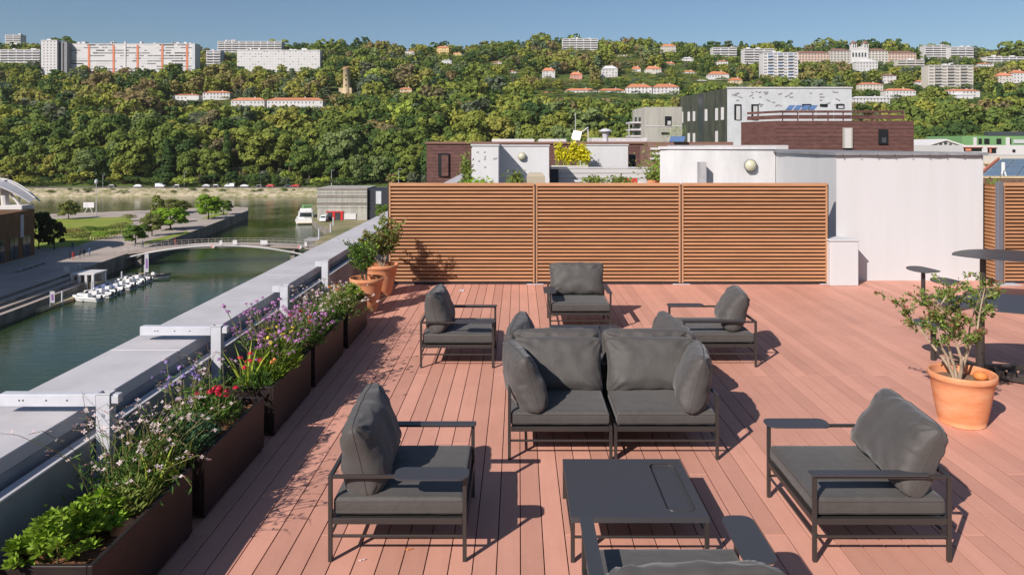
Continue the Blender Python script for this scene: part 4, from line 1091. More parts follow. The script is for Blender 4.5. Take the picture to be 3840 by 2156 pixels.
# dark brown long building (behind middle)
d = 60.0
t = thing('shingled_building', 'long low dark brown shingle clad building behind the white roof cubes', 'building', (0, 0, 0))
A = D(1601, 533, d); B = D(2430, 533, d)
MB().box((A.x, d, -12), (B.x, d + 14, A.z - .15)).build('wall', M['brownshingle'], t)
courses = 13; ch = (A.z + .6) / courses
zb0 = -1.2
for k in range(14):
    z0 = zb0 + k * (A.z - .15 - zb0) / 14; z1 = z0 + (A.z - .15 - zb0) / 14
    MB().add([(A.x-.02,d-.045,z0),(B.x+.02,d-.045,z0),(B.x+.02,d-.02,z1-.01),(A.x-.02,d-.02,z1-.01),(A.x-.02,d-.01,z0),(B.x+.02,d-.01,z0)], [(0,1,2,3),(0,4,5,1)]).build('shingle_course', M['brownshingle'], t)
MB().box((A.x-.12, d-.16, A.z-.15), (B.x+.12, d+14.1, A.z+.02)).build('roof_edge', M['brownroof'], t)
w0 = D(1644, 575, d); w1 = D(1684, 661, d)
w = MB().box((w0.x, d-.2, w1.z), (w1.x, d-.1, w0.z)).build('window', M['dark'], t)
MB().box((w0.x+.28, d-.25, w1.z+.02), (w1.x-.04, d-.205, w0.z-.15)).build('shutter', M['brownshingle'], w)
# things on its roof
def rooftop(name, label, cat): return thing(name, label, cat, (0, 0, 0))
for (u0, u1, v0, v1, dd, lb) in ((1845, 2005, 522, 532, 64, 'left low white roof upstand on the brown building'), (2022, 2125, 522, 532, 65, 'middle low white roof upstand on the brown building'), (2220, 2430, 518, 531, 66, 'right long grey roof upstand on the brown building')):
    a = D(u0, v0, dd); b = D(u1, v1, dd)
    tag(MB().cbox((a.x, dd, b.z-.3), (b.x, dd+5, a.z), .05).build('roof_upstand', M['hwhite'] if 'white' in lb else M['coping']), lb, 'roof box')
c = D(2160, 508, 62); t = thing('satellite_dish', 'white square satellite antenna with a long arm on the brown roof', 'antenna', c)
MB().add([(-.45,-.05,-.35),(.3,-.25,-.45),(.5,-.15,.3),(-.2,.05,.42),(-.42,.05,-.33),(.33,-.15,-.43),(.53,-.05,.32),(-.17,.15,.44)], [(0,1,2,3),(7,6,5,4),(0,4,5,1),(1,5,6,2),(2,6,7,3),(3,7,4,0)]).build('reflector', M['boatwhite'], t)
MB().tube([(.1,0,0),(1.0,-.1,.65)], .05, 6).build('arm', M['hwhite'], t); MB().tube([(1.0,0,.7),(1.05,0,-.6)], .05, 6).build('support', M['hwhite'], t); MB().tube([(0,0,0),(0,0,-.7)], .07, 6).build('mast', M['galv'], t)
MB().tube([(-.02,.3,-.6),(-.02,.3,1.9)], .025, 5).build('aerial', M['galv'], t)
c = D(2271, 518, 62); t = thing('roof_vent', 'grey metal chimney cowl on the brown roof', 'vent', (c.x, 62, c.z))
MB().lathe([(.22,-.3),(.22,0),(.34,.45),(.34,.5)], 14).build('stack', M['galv'], t); MB().lathe([(.55,.5),(.6,.56),(.3,.75),(.01,.8)], 14).build('cowl', M['speckle'], t)

# white roof cubes
def wp(u, d): return (u - CU) / FPX * d
t = thing('white_roof_cube', 'white roof cube with a round wall lamp and a diagonal shadow', 'building', (0, 0, 0))
xa, xb, xc = wp(1768, 28), wp(1869, 28), wp(2059, 30)
MB().box((xa, 28, -1.2), (xb, 33, 2.57)).build('wall', M['white'], t)
MB().box((xb+.002, 30, -1.2), (xc, 33, 2.56)).build('wall', M['white'], t)
MB().box((xa-.03, 27.96, 2.572), (xb+.03, 33.04, 2.64)).build('roof_edge', M['coping'], t)
MB().box((xb+.035, 29.96, 2.562), (xc+.03, 33.04, 2.62)).build('roof_edge', M['coping'], t)
def wall_lamp(u, v, d, r, parent):
    c = D(u, v, d); l_ = MB(); 
    T = Matrix.Translation(c) @ Matrix.Rotation(R(90), 4, 'X')
    l_.T = T; l_.lathe([(r, -.02), (r*1.12, .02), (r*1.12, .06), (r*.98, .08), (r*.7, .10+r*.25), (.001, .10+r*.35)], 20)
    lm = thing('wall_lamp', 'round cream bulkhead lamp on the white wall', 'lamp') if parent is None else None
    o = l_.build('wall_lamp', [M['lampglass']], parent, smooth=True)
    g_ = MB(); g_.T = T; g_.lathe([(r*1.13, -.03), (r*1.22, .0), (r*1.22, .05), (r*1.13, .065)], 20); g_.build('lamp_ring', [M['membrane']], parent); return o
o = wall_lamp(1957, 587, 29.95, .14, t)
for (u, v) in ((1790, 571), (1816, 571), (1818, 588), (1795, 604), (1817, 597), (1818, 627), (1852, 596), (1860, 594)):
    c = D(u, v, 27.99); MB().box((c.x-.03, 27.985, c.z-.03), (c.x+.04, 27.998, c.z+.03)).build('stain', M['concrete'], t)
t = thing('white_roof_block', 'plain white roof block behind the golden bamboo', 'building')
MB().box((wp(2198, 36), 36, -1.2), (wp(2355, 36), 40, D(0, 546, 36).z)).build('wall', M['white'], t)
MB().box((wp(2198, 36)-.04, 35.96, D(0,546,36).z+.002), (wp(2355, 36)+.04, 40.04, D(0,546,36).z+.06)).build('roof_edge', M['coping'], t)
MB().box((wp(2357, 38), 37, -1), (wp(2372, 38), 38, D(0, 580, 38).z)).build('side_panel', M['anthracite'], t)
# terrace slab behind the screen
tag(MB().box((-2.84, 14.9, -1.6), (5.6, 59, -0.02)).build('neighbour_terrace', M['concrete']), kind='structure')
# pale board wall of the neighbour terrace, boards one by one
t = thing('board_wall', 'low pale grey board wall across the neighbour terrace', 'wall')
za, zb_ = D(0, 632, 33).z, D(0, 690, 33).z
x0, x1 = wp(2062, 33), wp(2445, 33)
nb = 7
MB().box((x0, 33.05, 0), (x1, 33.2, za-.02)).build('backing', M['concrete'], t)
for k in range(nb):
    z0 = .0 + (za) * k / nb; MB().box((x0, 33, z0+.012), (x1, 33.04, z0 + za/nb - .012)).build('board', M['greysiding'], t)
MB().box((x0-.03, 32.97, za), (x1+.03, 33.25, za+.06)).build('cap', M['coping'], t)
o = MB().box((wp(2062, 32.8), 32.8, 0), (wp(2094, 32.8), 32.95, D(0, 634, 32.8).z)).build('dark_door', M['anthracite']); tag(o, 'dark grey door panel right of the white cube', 'door')

# golden bamboo in a trough
def leaves_into(mb, c, n, spread, size, mi, rnd, up=0.0, droop=0.0):
    for _ in range(n):
        p = Vector((c[0] + rnd.gauss(0, spread[0]), c[1] + rnd.gauss(0, spread[1]), c[2] + rnd.gauss(0, spread[2])))
        a = Vector((rnd.gauss(0,1), rnd.gauss(0,1), rnd.gauss(up,.7) - droop)).normalized(); b = a.cross(Vector((rnd.gauss(0,1), rnd.gauss(0,1), rnd.gauss(0,1)))).normalized()
        s = size * rnd.uniform(.6, 1.3)
        mb.add([p - a*s*.5, p + b*s*.22, p + a*s*.5, p - b*s*.22], [(0,1,2,3)], mi)
t = thing('golden_bamboo', 'yellow leaved bamboo clump between the white roof cubes', 'plant', (wp(2143, 35), 35, D(0, 622, 35).z))
rr = random.Random(9); mb = MB(); mc = MB()
for i in range(44):
    x = rr.uniform(-.80, .74); h = .78 + .35 * math.sin(x * 7) * .5 + rr.uniform(-.2, .2); lean = rr.uniform(-.2, .2)
    mc.tube([(x, 0, -.1), (x + lean*.4, 0, h*.6), (x + lean, rr.uniform(-.1,.1), h)], .01, 4)
    leaves_into(mb, (x + lean*.7, 0, h*.72), 44, (.07, .1, h*.2), .17, 0, rr, up=.6)
mc.build('canes', M['leaf_yellow'], t); tag(mb.build('foliage', M['leaf_gold'], t), kind=None)
o = MB().cbox((wp(2070, 34.6), 34.5, 0), (wp(2206, 34.6), 35.4, D(0, 622, 34.6).z), .02).build('bamboo_trough', M['cream']); tag(o, 'long cream trough holding the golden bamboo', 'planter')

# terrace clutter
def simple_pot(x, y, z, r, h, m, label, plant=None, ph=.5, pw=.3):
    t = thing('plant_pot', label, 'plant pot', (x, y, z))
    MB().lathe([(r*.65, 0), (r, h), (r*1.08, h), (r*1.08, h*.9)][:3] + [(r*.9, h), (r*.85, h*.8), (.001, h*.8)], 14).build('pot', m, t, smooth=False)
    if plant:
        rr = random.Random(int(abs(x) * 91)); mb = MB()
        leaves_into(mb, (0, 0, h + ph*.45), 420, (pw*.5, pw*.5, ph*.28), .14, 0, rr, up=.4)
        mb.build('foliage', M[plant], t)
c = D(1788, 690, 24); simple_pot(c.x, 24, c.z-.45, .22, .3, M['hwhite'], 'white pot of spiky green leaves before the white cube', 'leaf_lime', .30, .55)
c = D(1750, 640, 25); simple_pot(c.x, 25, c.z-.8, .2, .3, M['terra'], 'tall olive plant left of the white cube', 'leaf_olive', 1.0, .20)
c = D(1935, 688, 25); simple_pot(c.x, 25, c.z-.4, .15, .25, M['terra'], 'small pot with a dry twiggy plant by the beige cover', 'leaf_olive', .6, .3)
c = D(2462, 640, 30); simple_pot(c.x, 30, c.z-.7, .25, .35, M['terra'], 'grey olive shrub left of the curved white wall', 'leaf_olive', 1.3, .75)
c = D(2490, 640, 28); simple_pot(c.x, 28, c.z-.6, .2, .3, M['terra'], 'lime green shrub close to the curved white wall', 'leaf_lime', .9, .4)
c = D(2447, 690, 26); simple_pot(c.x, 26, c.z-.2, .2, .35, M['terra'], 'terracotta pot on the neighbour terrace, left one', 'leaf_olive', .3, .2)
c = D(2485, 690, 26); simple_pot(c.x, 26, c.z-.2, .18, .35, M['terra'], 'terracotta pot on the neighbour terrace, right one', 'leaf_lime', .2, .2)
for (u, lb) in ((2225, 'green leafy trough plant at the left on the neighbour terrace'), (2320, 'small green plant left of the red box')):
    c = D(u, 688, 27); simple_pot(c.x, 27, c.z-.35, .2, .25, M['hwhite'], lb, 'leaf_olive', .35, .4)
t = thing('covered_grill', 'beige fabric covered garden appliance before the white cube', 'cover', (D(2009, 690, 25).x, 25, 0))
mb = MB(); H = D(0, 649, 25).z
mb.add([(-.33,-.3,0),(.33,-.3,0),(.33,.3,0),(-.33,.3,0),(-.31,-.28,H-.1),(.31,-.28,H-.1),(.31,.28,H-.1),(-.31,.28,H-.1),(-.22,-.2,H),(.22,-.2,H),(.22,.2,H),(-.22,.2,H)],
       [(0,1,5,4),(1,2,6,5),(2,3,7,6),(3,0,4,7),(4,5,9,8),(5,6,10,9),(6,7,11,10),(7,4,8,11),(8,9,10,11)]); mb.build('cover', M['beige'], t)
def garden_chair(u, v, y, m, label):
    c = D(u, v, y); H = c.z
    t = thing('garden_chair', label, 'chair', (c.x, y, 0), rz=2.8, group=None)
    MB().cbox((-.25,-.25,H-.42), (.25,.25,H-.38), .01).build('seat', m, t); MB().cbox((-.25,.2,H-.36), (.25,.25,H), .01).build('backrest', m, t)
    for sx in (-1, 1):
        for sy in (-1, 1): MB().tube([(sx*.22, sy*.22, 0), (sx*.22, sy*.22, H-.42)], .015, 5).build('leg', M['galv'], t)
garden_chair(2370, 669, 28, M['red'], 'red garden chair on the neighbour terrace')
t = thing('terrace_table', 'white garden table beside the red chair', 'table', (D(2250, 679, 29).x, 29, 0)); H = D(0, 677, 29).z
MB().cbox((-1.0,-.35,H-.05), (1.0,.35,H), .01).build('tabletop', M['hwhite'], t)
for s in (-.85, .85): MB().box((s-.03,-.3,0), (s+.03,.3,H-.05)).build('leg', M['hwhite'], t)
t = thing('beige_lounger', 'white tilted lounger right of the red chair', 'lounger', (D(2415, 684, 29).x, 29, 0)); H = D(0, 684, 29).z
MB().add([(-.5,-.3,H+.1),(.5,-.3,H-.1),(.5,.3,H-.1),(-.5,.3,H+.1),(-.5,-.3,H+.03),(.5,-.3,H-.17),(.5,.3,H-.17),(-.5,.3,H+.03)], [(0,1,2,3),(7,6,5,4),(0,4,5,1),(1,5,6,2),(2,6,7,3),(3,7,4,0)]).build('bed', M['hwhite'], t)
for s in (-.45, .4): MB().box((s-.02,-.28,0), (s+.02,.28,H-.12)).build('leg', M['galv'], t)

# speckled building with green flank
d = 100.0
t = thing('speckled_building', 'tall grey speckled panel building with a dark green side', 'building')
A = D(2727, 332, d); B = D(3194, 332, d); C0 = D(2550, 364, 118)
bz_ = -22
MB().add([(A.x,A.y,bz_),(B.x,B.y,bz_),(B.x,120,bz_),(C0.x,C0.y,bz_),(A.x,A.y,A.z),(B.x,B.y,A.z),(B.x,120,A.z),(C0.x,C0.y,A.z)], [(0,1,5,4),(1,2,6,5),(2,3,7,6),(4,5,6,7)]).build('wall', M['speckle'], t)
ed = Vector((C0.x-A.x, C0.y-A.y, 0)); nl = Vector((-ed.y, ed.x, 0)).normalized(); nl = nl if nl.x < 0 else -nl
MB().add([(A.x,A.y,bz_),(C0.x,C0.y,bz_),(C0.x,C0.y,A.z),(A.x,A.y,A.z)], [(0,3,2,1)]).build('green_side_wall', M['greenfacade'], t)
MB().box((A.x-.05, d-.12, A.z), (B.x+.1, d+.3, A.z+.18)).build('roof_edge', M['coping'], t)
def side_win(s, v0, v1, w, m, nm='slit_window'):
    p = Vector((A.x, A.y, 0)) + ed * s; q = Vector((A.x, A.y, 0)) + ed * (s + w)
    z0, z1 = D(0, v1, p.y).z, D(0, v0, p.y).z; o = nl * .08
    MB().add([(p.x+o.x,p.y+o.y,z0),(q.x+o.x,q.y+o.y,z0),(q.x+o.x,q.y+o.y,z1),(p.x+o.x,p.y+o.y,z1),(p.x,p.y,z0),(q.x,q.y,z0),(q.x,q.y,z1),(p.x,p.y,z1)], [(0,3,2,1),(0,1,5,4),(2,3,7,6),(0,4,7,3),(1,2,6,5)]).build(nm, m, t)
for s, v0, v1 in ((.06,403,450),(.17,406,452),(.38,410,454),(.64,418,455),(.76,420,455),(.92,420,462),(.17,492,535),(.64,500,540),(.76,500,540)): side_win(s, v0, v1, .045, M['hwhite'])
side_win(.47, 350, 535, .10, M['glass'], 'glazed_stair_strip')
rr = random.Random(4)
for i in range(34):
    u = rr.uniform(2745, 3180); v = rr.uniform(340, 398); c = D(u, v, d); w = rr.uniform(.12, .32)
    T = Matrix.Translation((c.x, d-.04, c.z)) @ Matrix.Rotation(rr.uniform(-.6,.6), 4, 'Y')
    MB().box((-w,-.04,-.07), (w,.03,.07), T=T).build('inset_fleck', M['concrete'], t)
for (u, v0, v1, w, m) in ((2766, 392, 450, 26, 'paleglass'), (2830, 392, 450, 26, 'paleglass'), (3024, 391, 408, 34, 'glass'), (3088, 391, 400, 28, 'dark'), (3150, 391, 407, 30, 'paleglass')):
    a = D(u-w/2, v0, d); b = D(u+w/2, v1, d); o = MB().box((a.x, d-.12, b.z), (b.x, d-.02, a.z)).build('window', M['dark'], t)
    MB().box((a.x+.25, d-.17, b.z), (b.x-.15, d-.125, a.z-.25)).build('pane', M[m], o)
# brown shingled penthouse with rail boards
d = 60.0
t = thing('brown_penthouse', 'reddish brown shingle penthouse with board railings on its roof', 'building')
A = D(2911, 454, d); B = D(3426, 454, d); C0 = D(2779, 458, 63.8)
MB().add([(A.x,A.y,-20),(B.x,B.y,-20),(B.x,75,-20),(C0.x,C0.y,-20),(A.x,A.y,A.z),(B.x,B.y,A.z),(B.x,75,A.z),(C0.x,C0.y,A.z)], [(0,1,5,4),(1,2,6,5),(2,3,7,6),(3,0,4,7),(4,5,6,7)]).build('wall', M['brownshingle'], t)
for k in range(15):
    z0 = -.2 + k * (A.z+.2)/15; z1 = z0 + (A.z+.2)/15
    MB().add([(A.x-.02,d-.045,z0),(B.x,d-.045,z0),(B.x,d-.02,z1-.01),(A.x-.02,d-.02,z1-.01),(A.x-.02,d-.01,z0),(B.x,d-.01,z0)], [(0,1,2,3),(0,4,5,1)]).build('shingle_course', M['brownshingle'], t)
for (u0, u1, v0, v1, m) in ((3157, 3193, 480, 556, 'concretewall'), (3291, 3325, 486, 540, 'dark')):
    a = D(u0, v0, d); b = D(u1, v1, d); o = MB().box((a.x, d-.2, b.z), (b.x, d-.11, a.z)).build('window', M[m], t)
    if m == 'dark': MB().box((a.x+.25, d-.23, b.z+.1), (b.x-.15, d-.205, b.z+.5)).build('pane', M['glass'], o)
    else: MB().box((a.x+.15, d-.23, b.z), (b.x-.12, d-.205, a.z-.06)).build('pane', M['greysiding'], o)
# rail boards
for k, (v0, v1) in enumerate(((414, 423), (431, 446))):
    z1, z0 = D(0, v0, d).z, D(0, v1, d).z
    for (p, q) in (((A.x+.6, d+.5), (D(3402,0,d).x, d+.5)), ((A.x+.58, d+.5), (C0.x+.5, C0.y-.1))):
        n_ = 7 if p[1] == q[1] else 2
        for j in range(n_):
            s0, s1 = j / n_, (j + 1) / n_ - .004
            x0, y0 = p[0]+(q[0]-p[0])*s0, p[1]+(q[1]-p[1])*s0; x1, y1 = p[0]+(q[0]-p[0])*s1, p[1]+(q[1]-p[1])*s1
            MB().add([(x0,y0,z0),(x1,y1,z0),(x1,y1,z1),(x0,y0,z1),(x0,y0+.06,z0),(x1,y1+.06,z0),(x1,y1+.06,z1),(x0,y0+.06,z1)], [(0,1,2,3),(7,6,5,4),(3,2,6,7),(0,4,5,1),(0,3,7,4),(1,5,6,2)]).build('rail_board', M['brownshingle'], t)
for j in range(9):
    x = A.x + .7 + j * 1.25; MB().box((x, d+.57, A.z), (x+.08, d+.65, D(0,414,d).z)).build('rail_post', M['brownroof'], t)
a = D(2944, 406, 70); b = D(3056, 392, 70)
for k in range(4):
    t2 = thing('solar_panel', ['leftmost', 'second', 'third', 'rightmost'][k] + ' tilted blue solar panel over the brown penthouse railing', 'solar panel', (a.x + k*.72 + .4, 70, a.z - .3), 0, 'solar panels on the penthouse roof')
    MB().add([(-.35,0,.15),(.25,0,.15),(.95,.9,.62),(.35,.9,.62),(-.35,.05,.1),(.25,.05,.1),(.95,.95,.57),(.35,.95,.57)], [(0,1,2,3),(7,6,5,4),(0,4,5,1),(1,5,6,2),(2,6,7,3),(3,7,4,0)]).build('glass_panel', M['solarpale'], t2)
# concrete building
d = 88.0
t = thing('concrete_building', 'raw concrete building with a balcony left of the green facade', 'building')
A = D(2418, 402, d); B = D(2558, 402, d); C0 = D(2372, 404, 95)
MB().add([(A.x,A.y,-20),(B.x,B.y,-20),(B.x,104,-20),(C0.x,C0.y,-20),(A.x,A.y,A.z),(B.x,B.y,A.z),(B.x,104,A.z),(C0.x,C0.y,A.z)], [(0,1,5,4),(1,2,6,5),(2,3,7,6),(3,0,4,7),(4,5,6,7)]).build('wall', M['concretewall'], t)
for (u0,u1,v0,v1,m) in ((2493,2517,437,472,'dark'), (2480,2510,497,504,'dark')):
    a = D(u0,v0,d); b = D(u1,v1,d); o = MB().box((a.x,d-.1,b.z),(b.x,d-.01,a.z)).build('window', M[m], t); MB().box((a.x+.3,d-.14,b.z+.1),(b.x-.05,d-.105,(a.z+b.z)/2)).build('pane', M['paleglass'], o)
MB().box((A.x-.02, d-.05, D(0,474,d).z-.06), (B.x, d-.008, D(0,474,d).z+.06)).build('joint_band', M['coping'], t)
e2 = Vector((C0.x-A.x, C0.y-A.y, 0))
for (s, v0, v1) in ((.3,440,475),(.62,440,475),(.3,496,528),(.62,496,528)):
    p = Vector((A.x,A.y,0))+e2*s; q = p+e2*.14; z0,z1 = D(0,v1,p.y).z, D(0,v0,p.y).z
    MB().add([(p.x-.08,p.y,z0),(q.x-.08,q.y,z0),(q.x-.08,q.y,z1),(p.x-.08,p.y,z1),(p.x,p.y,z0),(q.x,q.y,z0),(q.x,q.y,z1),(p.x,p.y,z1)], [(0,3,2,1),(0,1,5,4),(2,3,7,6),(0,4,7,3),(1,2,6,5)]).build('window', M['glass'], t)
for v in (462, 488, 512):
    c = D(2355, v, 92); MB().box((c.x, 90, c.z-.1), (c.x+2.0, 94, c.z+.1)).build('balcony_slab', M['coping'], t)
MB().box((D(2357,0,90).x, 89.9, D(0,512,90).z+.1), (D(2357,0,90).x+.1, 90, D(0,462,90).z-.1)).build('balcony_post', M['coping'], t)
c = D(2525, 506, 86); simple_pot(c.x, 86, c.z-.9, .4, .6, M['terra'], 'potted plant on the ledge of the concrete building', 'leaf_lime', 1.5, 1.6)
t = thing('balcony_ledge', 'long dark roof edge between brown building and concrete building', 'roof'); a = D(2430, 533, 58); b = D(2560, 546, 58)
MB().box((a.x, 58, b.z), (b.x+4, 66, a.z)).build('edge', M['brownroof'], t)
for k in range(4):
    c = D(2516+k*14, 532, 57); t2 = thing('solar_panel', ['leftmost','second','third','rightmost'][k]+' small blue solar panel before the concrete building', 'solar panel', (c.x, 57, c.z), 0, 'small solar panels near the concrete building')
    MB().add([(-.14,0,0),(.14,0,0),(.4,.6,.42),(.12,.6,.42),(-.14,.04,-.04),(.14,.04,-.04),(.4,.64,.38),(.12,.64,.38)], [(0,1,2,3),(7,6,5,4),(0,4,5,1),(1,5,6,2),(2,6,7,3),(3,7,4,0)]).build('glass_panel', M['solarpale'], t2)
# low dark recess wall with white louvres behind the curved wall
t = thing('recessed_wing', 'dark recess with white louvres left of the curved white wall', 'building'); a = D(2432, 547, 45); b = D(2520, 600, 45)
MB().box((a.x, 45, -1), (b.x, 48, a.z)).build('wall', M['brownroof'], t)
for k in range(3): MB().box((a.x+.1, 44.9, a.z-.25-.3*k), (b.x-.1, 44.98, a.z-.12-.3*k)).build('louvre', M['hwhite'], t)

# white block of our own roof on the right
t = thing('white_stair_block', 'big white rendered stair block right of the wooden screen', 'building')
zt = 2.405
def poly_wall(name, pts, z0, z1, m, thick=None):
    mb = MB()
    for (p, q) in zip(pts[:-1], pts[1:]): mb.add([(p[0],p[1],z0),(q[0],q[1],z0),(q[0],q[1],z1),(p[0],p[1],z1)], [(0,1,2,3)])
    return mb.build(name, m, t)
foot = [(6.67, 19), (6.11, 14.1), (8.93, 14.1), (8.93, 27), (6.67, 27)]
MB().prism(foot, -.5, zt).build('wall', M['white'], t)
cap = [(6.60, 19.1), (6.05, 14.04), (9.0, 14.04), (9.0, 27.1), (6.6, 27.1)]
mb = MB(); 
rr = random.Random(2)
def wavy(p, q, n): return [(p[0]+(q[0]-p[0])*i/n + rr.uniform(-.012,.012), p[1]+(q[1]-p[1])*i/n - rr.uniform(0,.03)) for i in range(n)]
cap2 = wavy(cap[0], cap[1], 8) + wavy(cap[1], cap[2], 12) + [cap[2], cap[3], cap[4]]
mb.prism(cap2, zt+.003, zt+.055); cp = mb.build('roof_membrane', M['membrane'], t)
for i in range(9):
    x = 6.2 + i*.33; MB().box((x-.008, 13.998, zt-.004), (x+.008, 14.02, zt+.012)).build('fixing_clip', M['dark'], cp)
MB().cbox((5.77, 13.57, .0), (6.29, 14.097, .82), .008).build('low_plinth', M['white'], t)
MB().cbox((5.75, 13.55, .822), (6.31, 14.095, .85), .008).build('plinth_cap', M['white'], t)
t = thing('curved_white_wall', 'curved weathered white wall with a round lamp behind the screen', 'building')
pts = []
X0, X1 = wp(2505, 19), 6.65
for i in range(13):
    s = i / 12; x = X0 + (X1 - X0) * s; pts.append((x, 19 + .9 * (1 - s) ** 2 * 1.2))
pts2 = pts + [(X1, 24), (X0 + 1.1, 24)]
MB().prism(pts2, -.5, 2.49).build('wall', M['whiteworn'], t)
cp2 = [(p[0], p[1]-.05) for p in pts] + [(X1, 24.05), (X0+1.05, 24.05)]; cp2[0] = (cp2[0][0]-.06, cp2[0][1])
MB().prism(cp2, 2.493, 2.56).build('roof_edge', M['coping'], t)
wall_lamp(2813, 621, 18.99, .135, t)
a = D(2618, 608, 19.2); o = MB().box((a.x, 18.98, 0), (a.x+.16, 19.3, a.z)).build('door_recess', M['concrete'], t)
rr = random.Random(8)
for i in range(10):
    c = D(rr.uniform(2930, 3110), rr.uniform(600, 640), 16.4)
tag(MB().box((6.9, 27.2, 2.42), (10.0, 34, 2.60)).build('roof_slab', M['coping']), 'pale flat roof slab behind the curved white wall', 'roof')

# ------------------------------------------------------------------ right edge: hangar, green building, solar roofs, brick wall
d = 190.0
t = thing('white_hangar', 'white gabled hall with a row of small square windows', 'building')
a = D(3428, 560, d); pk = D(3545, 527, d); b = D(3612, 548, d); c = D(3428, 527, d+40)
MB().add([(a.x,d,-22),(b.x,d,-22),(b.x,d,b.z),(pk.x,d,pk.z),(a.x,d,a.z),(a.x,d+50,-22),(b.x,d+50,-22),(b.x,d+50,b.z),(pk.x,d+50,pk.z),(a.x,d+50,a.z)],
   [(0,1,2,3,4),(9,8,7,6,5),(0,5,6,1),(1,6,7,2)]).build('wall', M['cream'], t)
MB().add([(a.x-.6,d-.4,a.z+.1),(pk.x,d-.4,pk.z+.35),(pk.x,d+50,pk.z+.35),(a.x-.6,d+50,a.z+.1),(b.x+.6,d-.4,b.z+.1),(b.x+.6,d+50,b.z+.1),(a.x-.6,d-.4,a.z-.3),(pk.x,d-.4,pk.z-.05),(b.x+.6,d-.4,b.z-.3)],
   [(0,1,2,3),(1,4,5,2),(0,6,7,1),(1,7,8,4)]).build('roof', M['hwhite'], t)
for k in range(9):
    s = k / 8; u = 3455 + 145*s; v = (560 - (u-3428)/117*33 if u < 3545 else 527 + (u-3545)/67*21) + 8; c = D(u, v, d)
    MB().box((c.x-.4, d-.06, c.z-.55), (c.x+.4, d+.05, c.z+.15)).build('window', M['glass'], t)
d = 230.0
t = thing('green_building', 'bright green glazed rooftop storey at the right edge', 'building')
a = D(3608, 510, d); b = D(3900, 542, d)
MB().box((a.x, d, -22), (b.x, d+20, a.z)).build('wall', M['grn'], t)
MB().box((a.x+8, d-.1, a.z+.02), (b.x, d+2, a.z+1.3)).build('glass_screen', M['glass'], t)
for (u, w) in ((3655, 12), (3778, 14)): c = D(u, 510, d); MB().box((c.x-w*.04, d-.3, -5), (c.x+w*.04, d-.02, c.z-.5)).build('white_pier', M['hwhite'], t)
for (u, w) in ((3675, 12), (3700, 20), (3745, 18), (3787, 8)): c = D(u, 530, d); MB().box((c.x-w*.04, d-.15, c.z-.9), (c.x+w*.04, d-.03, c.z+.8)).build('window', M['dark'], t)
MB().box((D(3790,0,d).x+.8, d-.2, D(0,538,d).z), (b.x, d-.03, D(0,524,d).z)).build('pale_glass_band', M['speckle'], t)
d = 150.0
t = thing('pale_long_building', 'pale long building with orange lined openings under the green storey', 'building')
a = D(3610, 545, d); b = D(3900, 600, d)
MB().box((a.x, d, -22), (b.x, d+20, a.z)).build('wall', M['hwhite'], t)
for (u0,u1,v0,v1) in ((3613,3680,554,567),(3703,3734,555,574),(3796,3806,561,571)):
    p = D(u0,v0,d); q = D(u1,v1,d); o = MB().box((p.x,d-.15,q.z),(q.x,d-.02,p.z)).build('opening', M['dark'], t)
    if u0 < 3790:
        MB().box((p.x-.15,d-.25,p.z),(q.x+.15,d-.02,p.z+.12)).build('orange_lintel', M['orangepanel'], t); MB().box((p.x+.3,d-.2,q.z),(p.x+(q.x-p.x)*.4,d-.155,p.z-.2)).build('orange_reveal', M['orangepanel'], o)
d = 95.0
t = thing('lower_pale_building', 'low pale stone building strip just over the dark solar roof', 'building')
a = D(3688, 585, d); MB().box((a.x, d, -22), (a.x+18, d+12, a.z)).build('wall', M['cream'], t)
MB().box((a.x, d-.3, a.z-1.1), (a.x+18, d-.02, a.z-.9)).build('cornice', M['stone'], t)
o = MB().box((a.x+.2, d-.1, a.z-2.2), (a.x+1.0, d-.02, a.z-1.3)).build('opening', M['orangepanel'], t)
# dark solar roof (each panel its own)
t = thing('solar_roof', 'dark blue solar panel roof with bright joints at the right edge', 'roof')
p00 = D(3670, 670, 42); p01 = D(3757, 595, 56); ux = Vector((1, 0, 0)); 
vdir = (p01 - p00); 
rows_, cols_ = 4, 7
for j in range(rows_):
    for i in range(cols_):
        s0 = p00 + vdir * (j / rows_) + ux * (i * 1.05); s1 = p00 + vdir * ((j + .97) / rows_) + ux * (i * 1.05)
        MB().add([s0, s0 + ux*1.0, s1 + ux*1.0, s1, s0-Vector((0,0,.05)), s0+ux*1.0-Vector((0,0,.05)), s1+ux*1.0-Vector((0,0,.05)), s1-Vector((0,0,.05))], [(0,1,2,3),(0,4,5,1),(7,6,5,4),(0,3,7,4),(1,5,6,2)]).build('solar_module', M['solar'], t)
q = Vector((0,0,-.08)); MB().add([p00+q-ux*.2, p00+ux*7.5+q, p01+ux*7.5+q, p01+q-ux*.2], [(0,1,2,3)]).build('roof_sheet', M['hwhite'], t)
MB().tube([p00 - ux*.25, p01 - ux*.25], .1, 6).build('verge', M['orangepanel'], t)
t = thing('antenna_stand', 'small white tripod stand before the solar roof', 'stand', D(3762, 668, 40))
MB().tube([(0,0,.4),(0,0,.85)], .09, 8).build('head', M['boatwhite'], t)
for x in (-.12, .2): MB().tube([(0,0,.6),(x,0,-.05)], .045, 6).build('leg', M['boatwhite'], t)
M['brick'] = mat('brown_brick', (0.20, 0.12, 0.085), 0.9, 0.1, var=0.35, vscale=6)
t = thing('brick_wall', 'brown brick wall seen between white block and right screen', 'wall'); a = D(3684, 669, 38); b = D(3900, 745, 38)
MB().box((a.x-1, 38, -2), (b.x, 38.4, a.z)).build('wall', M['brick'], t); MB().box((a.x-1, 37.95, a.z), (b.x, 38.45, a.z+.1)).build('coping', M['stone'], t)
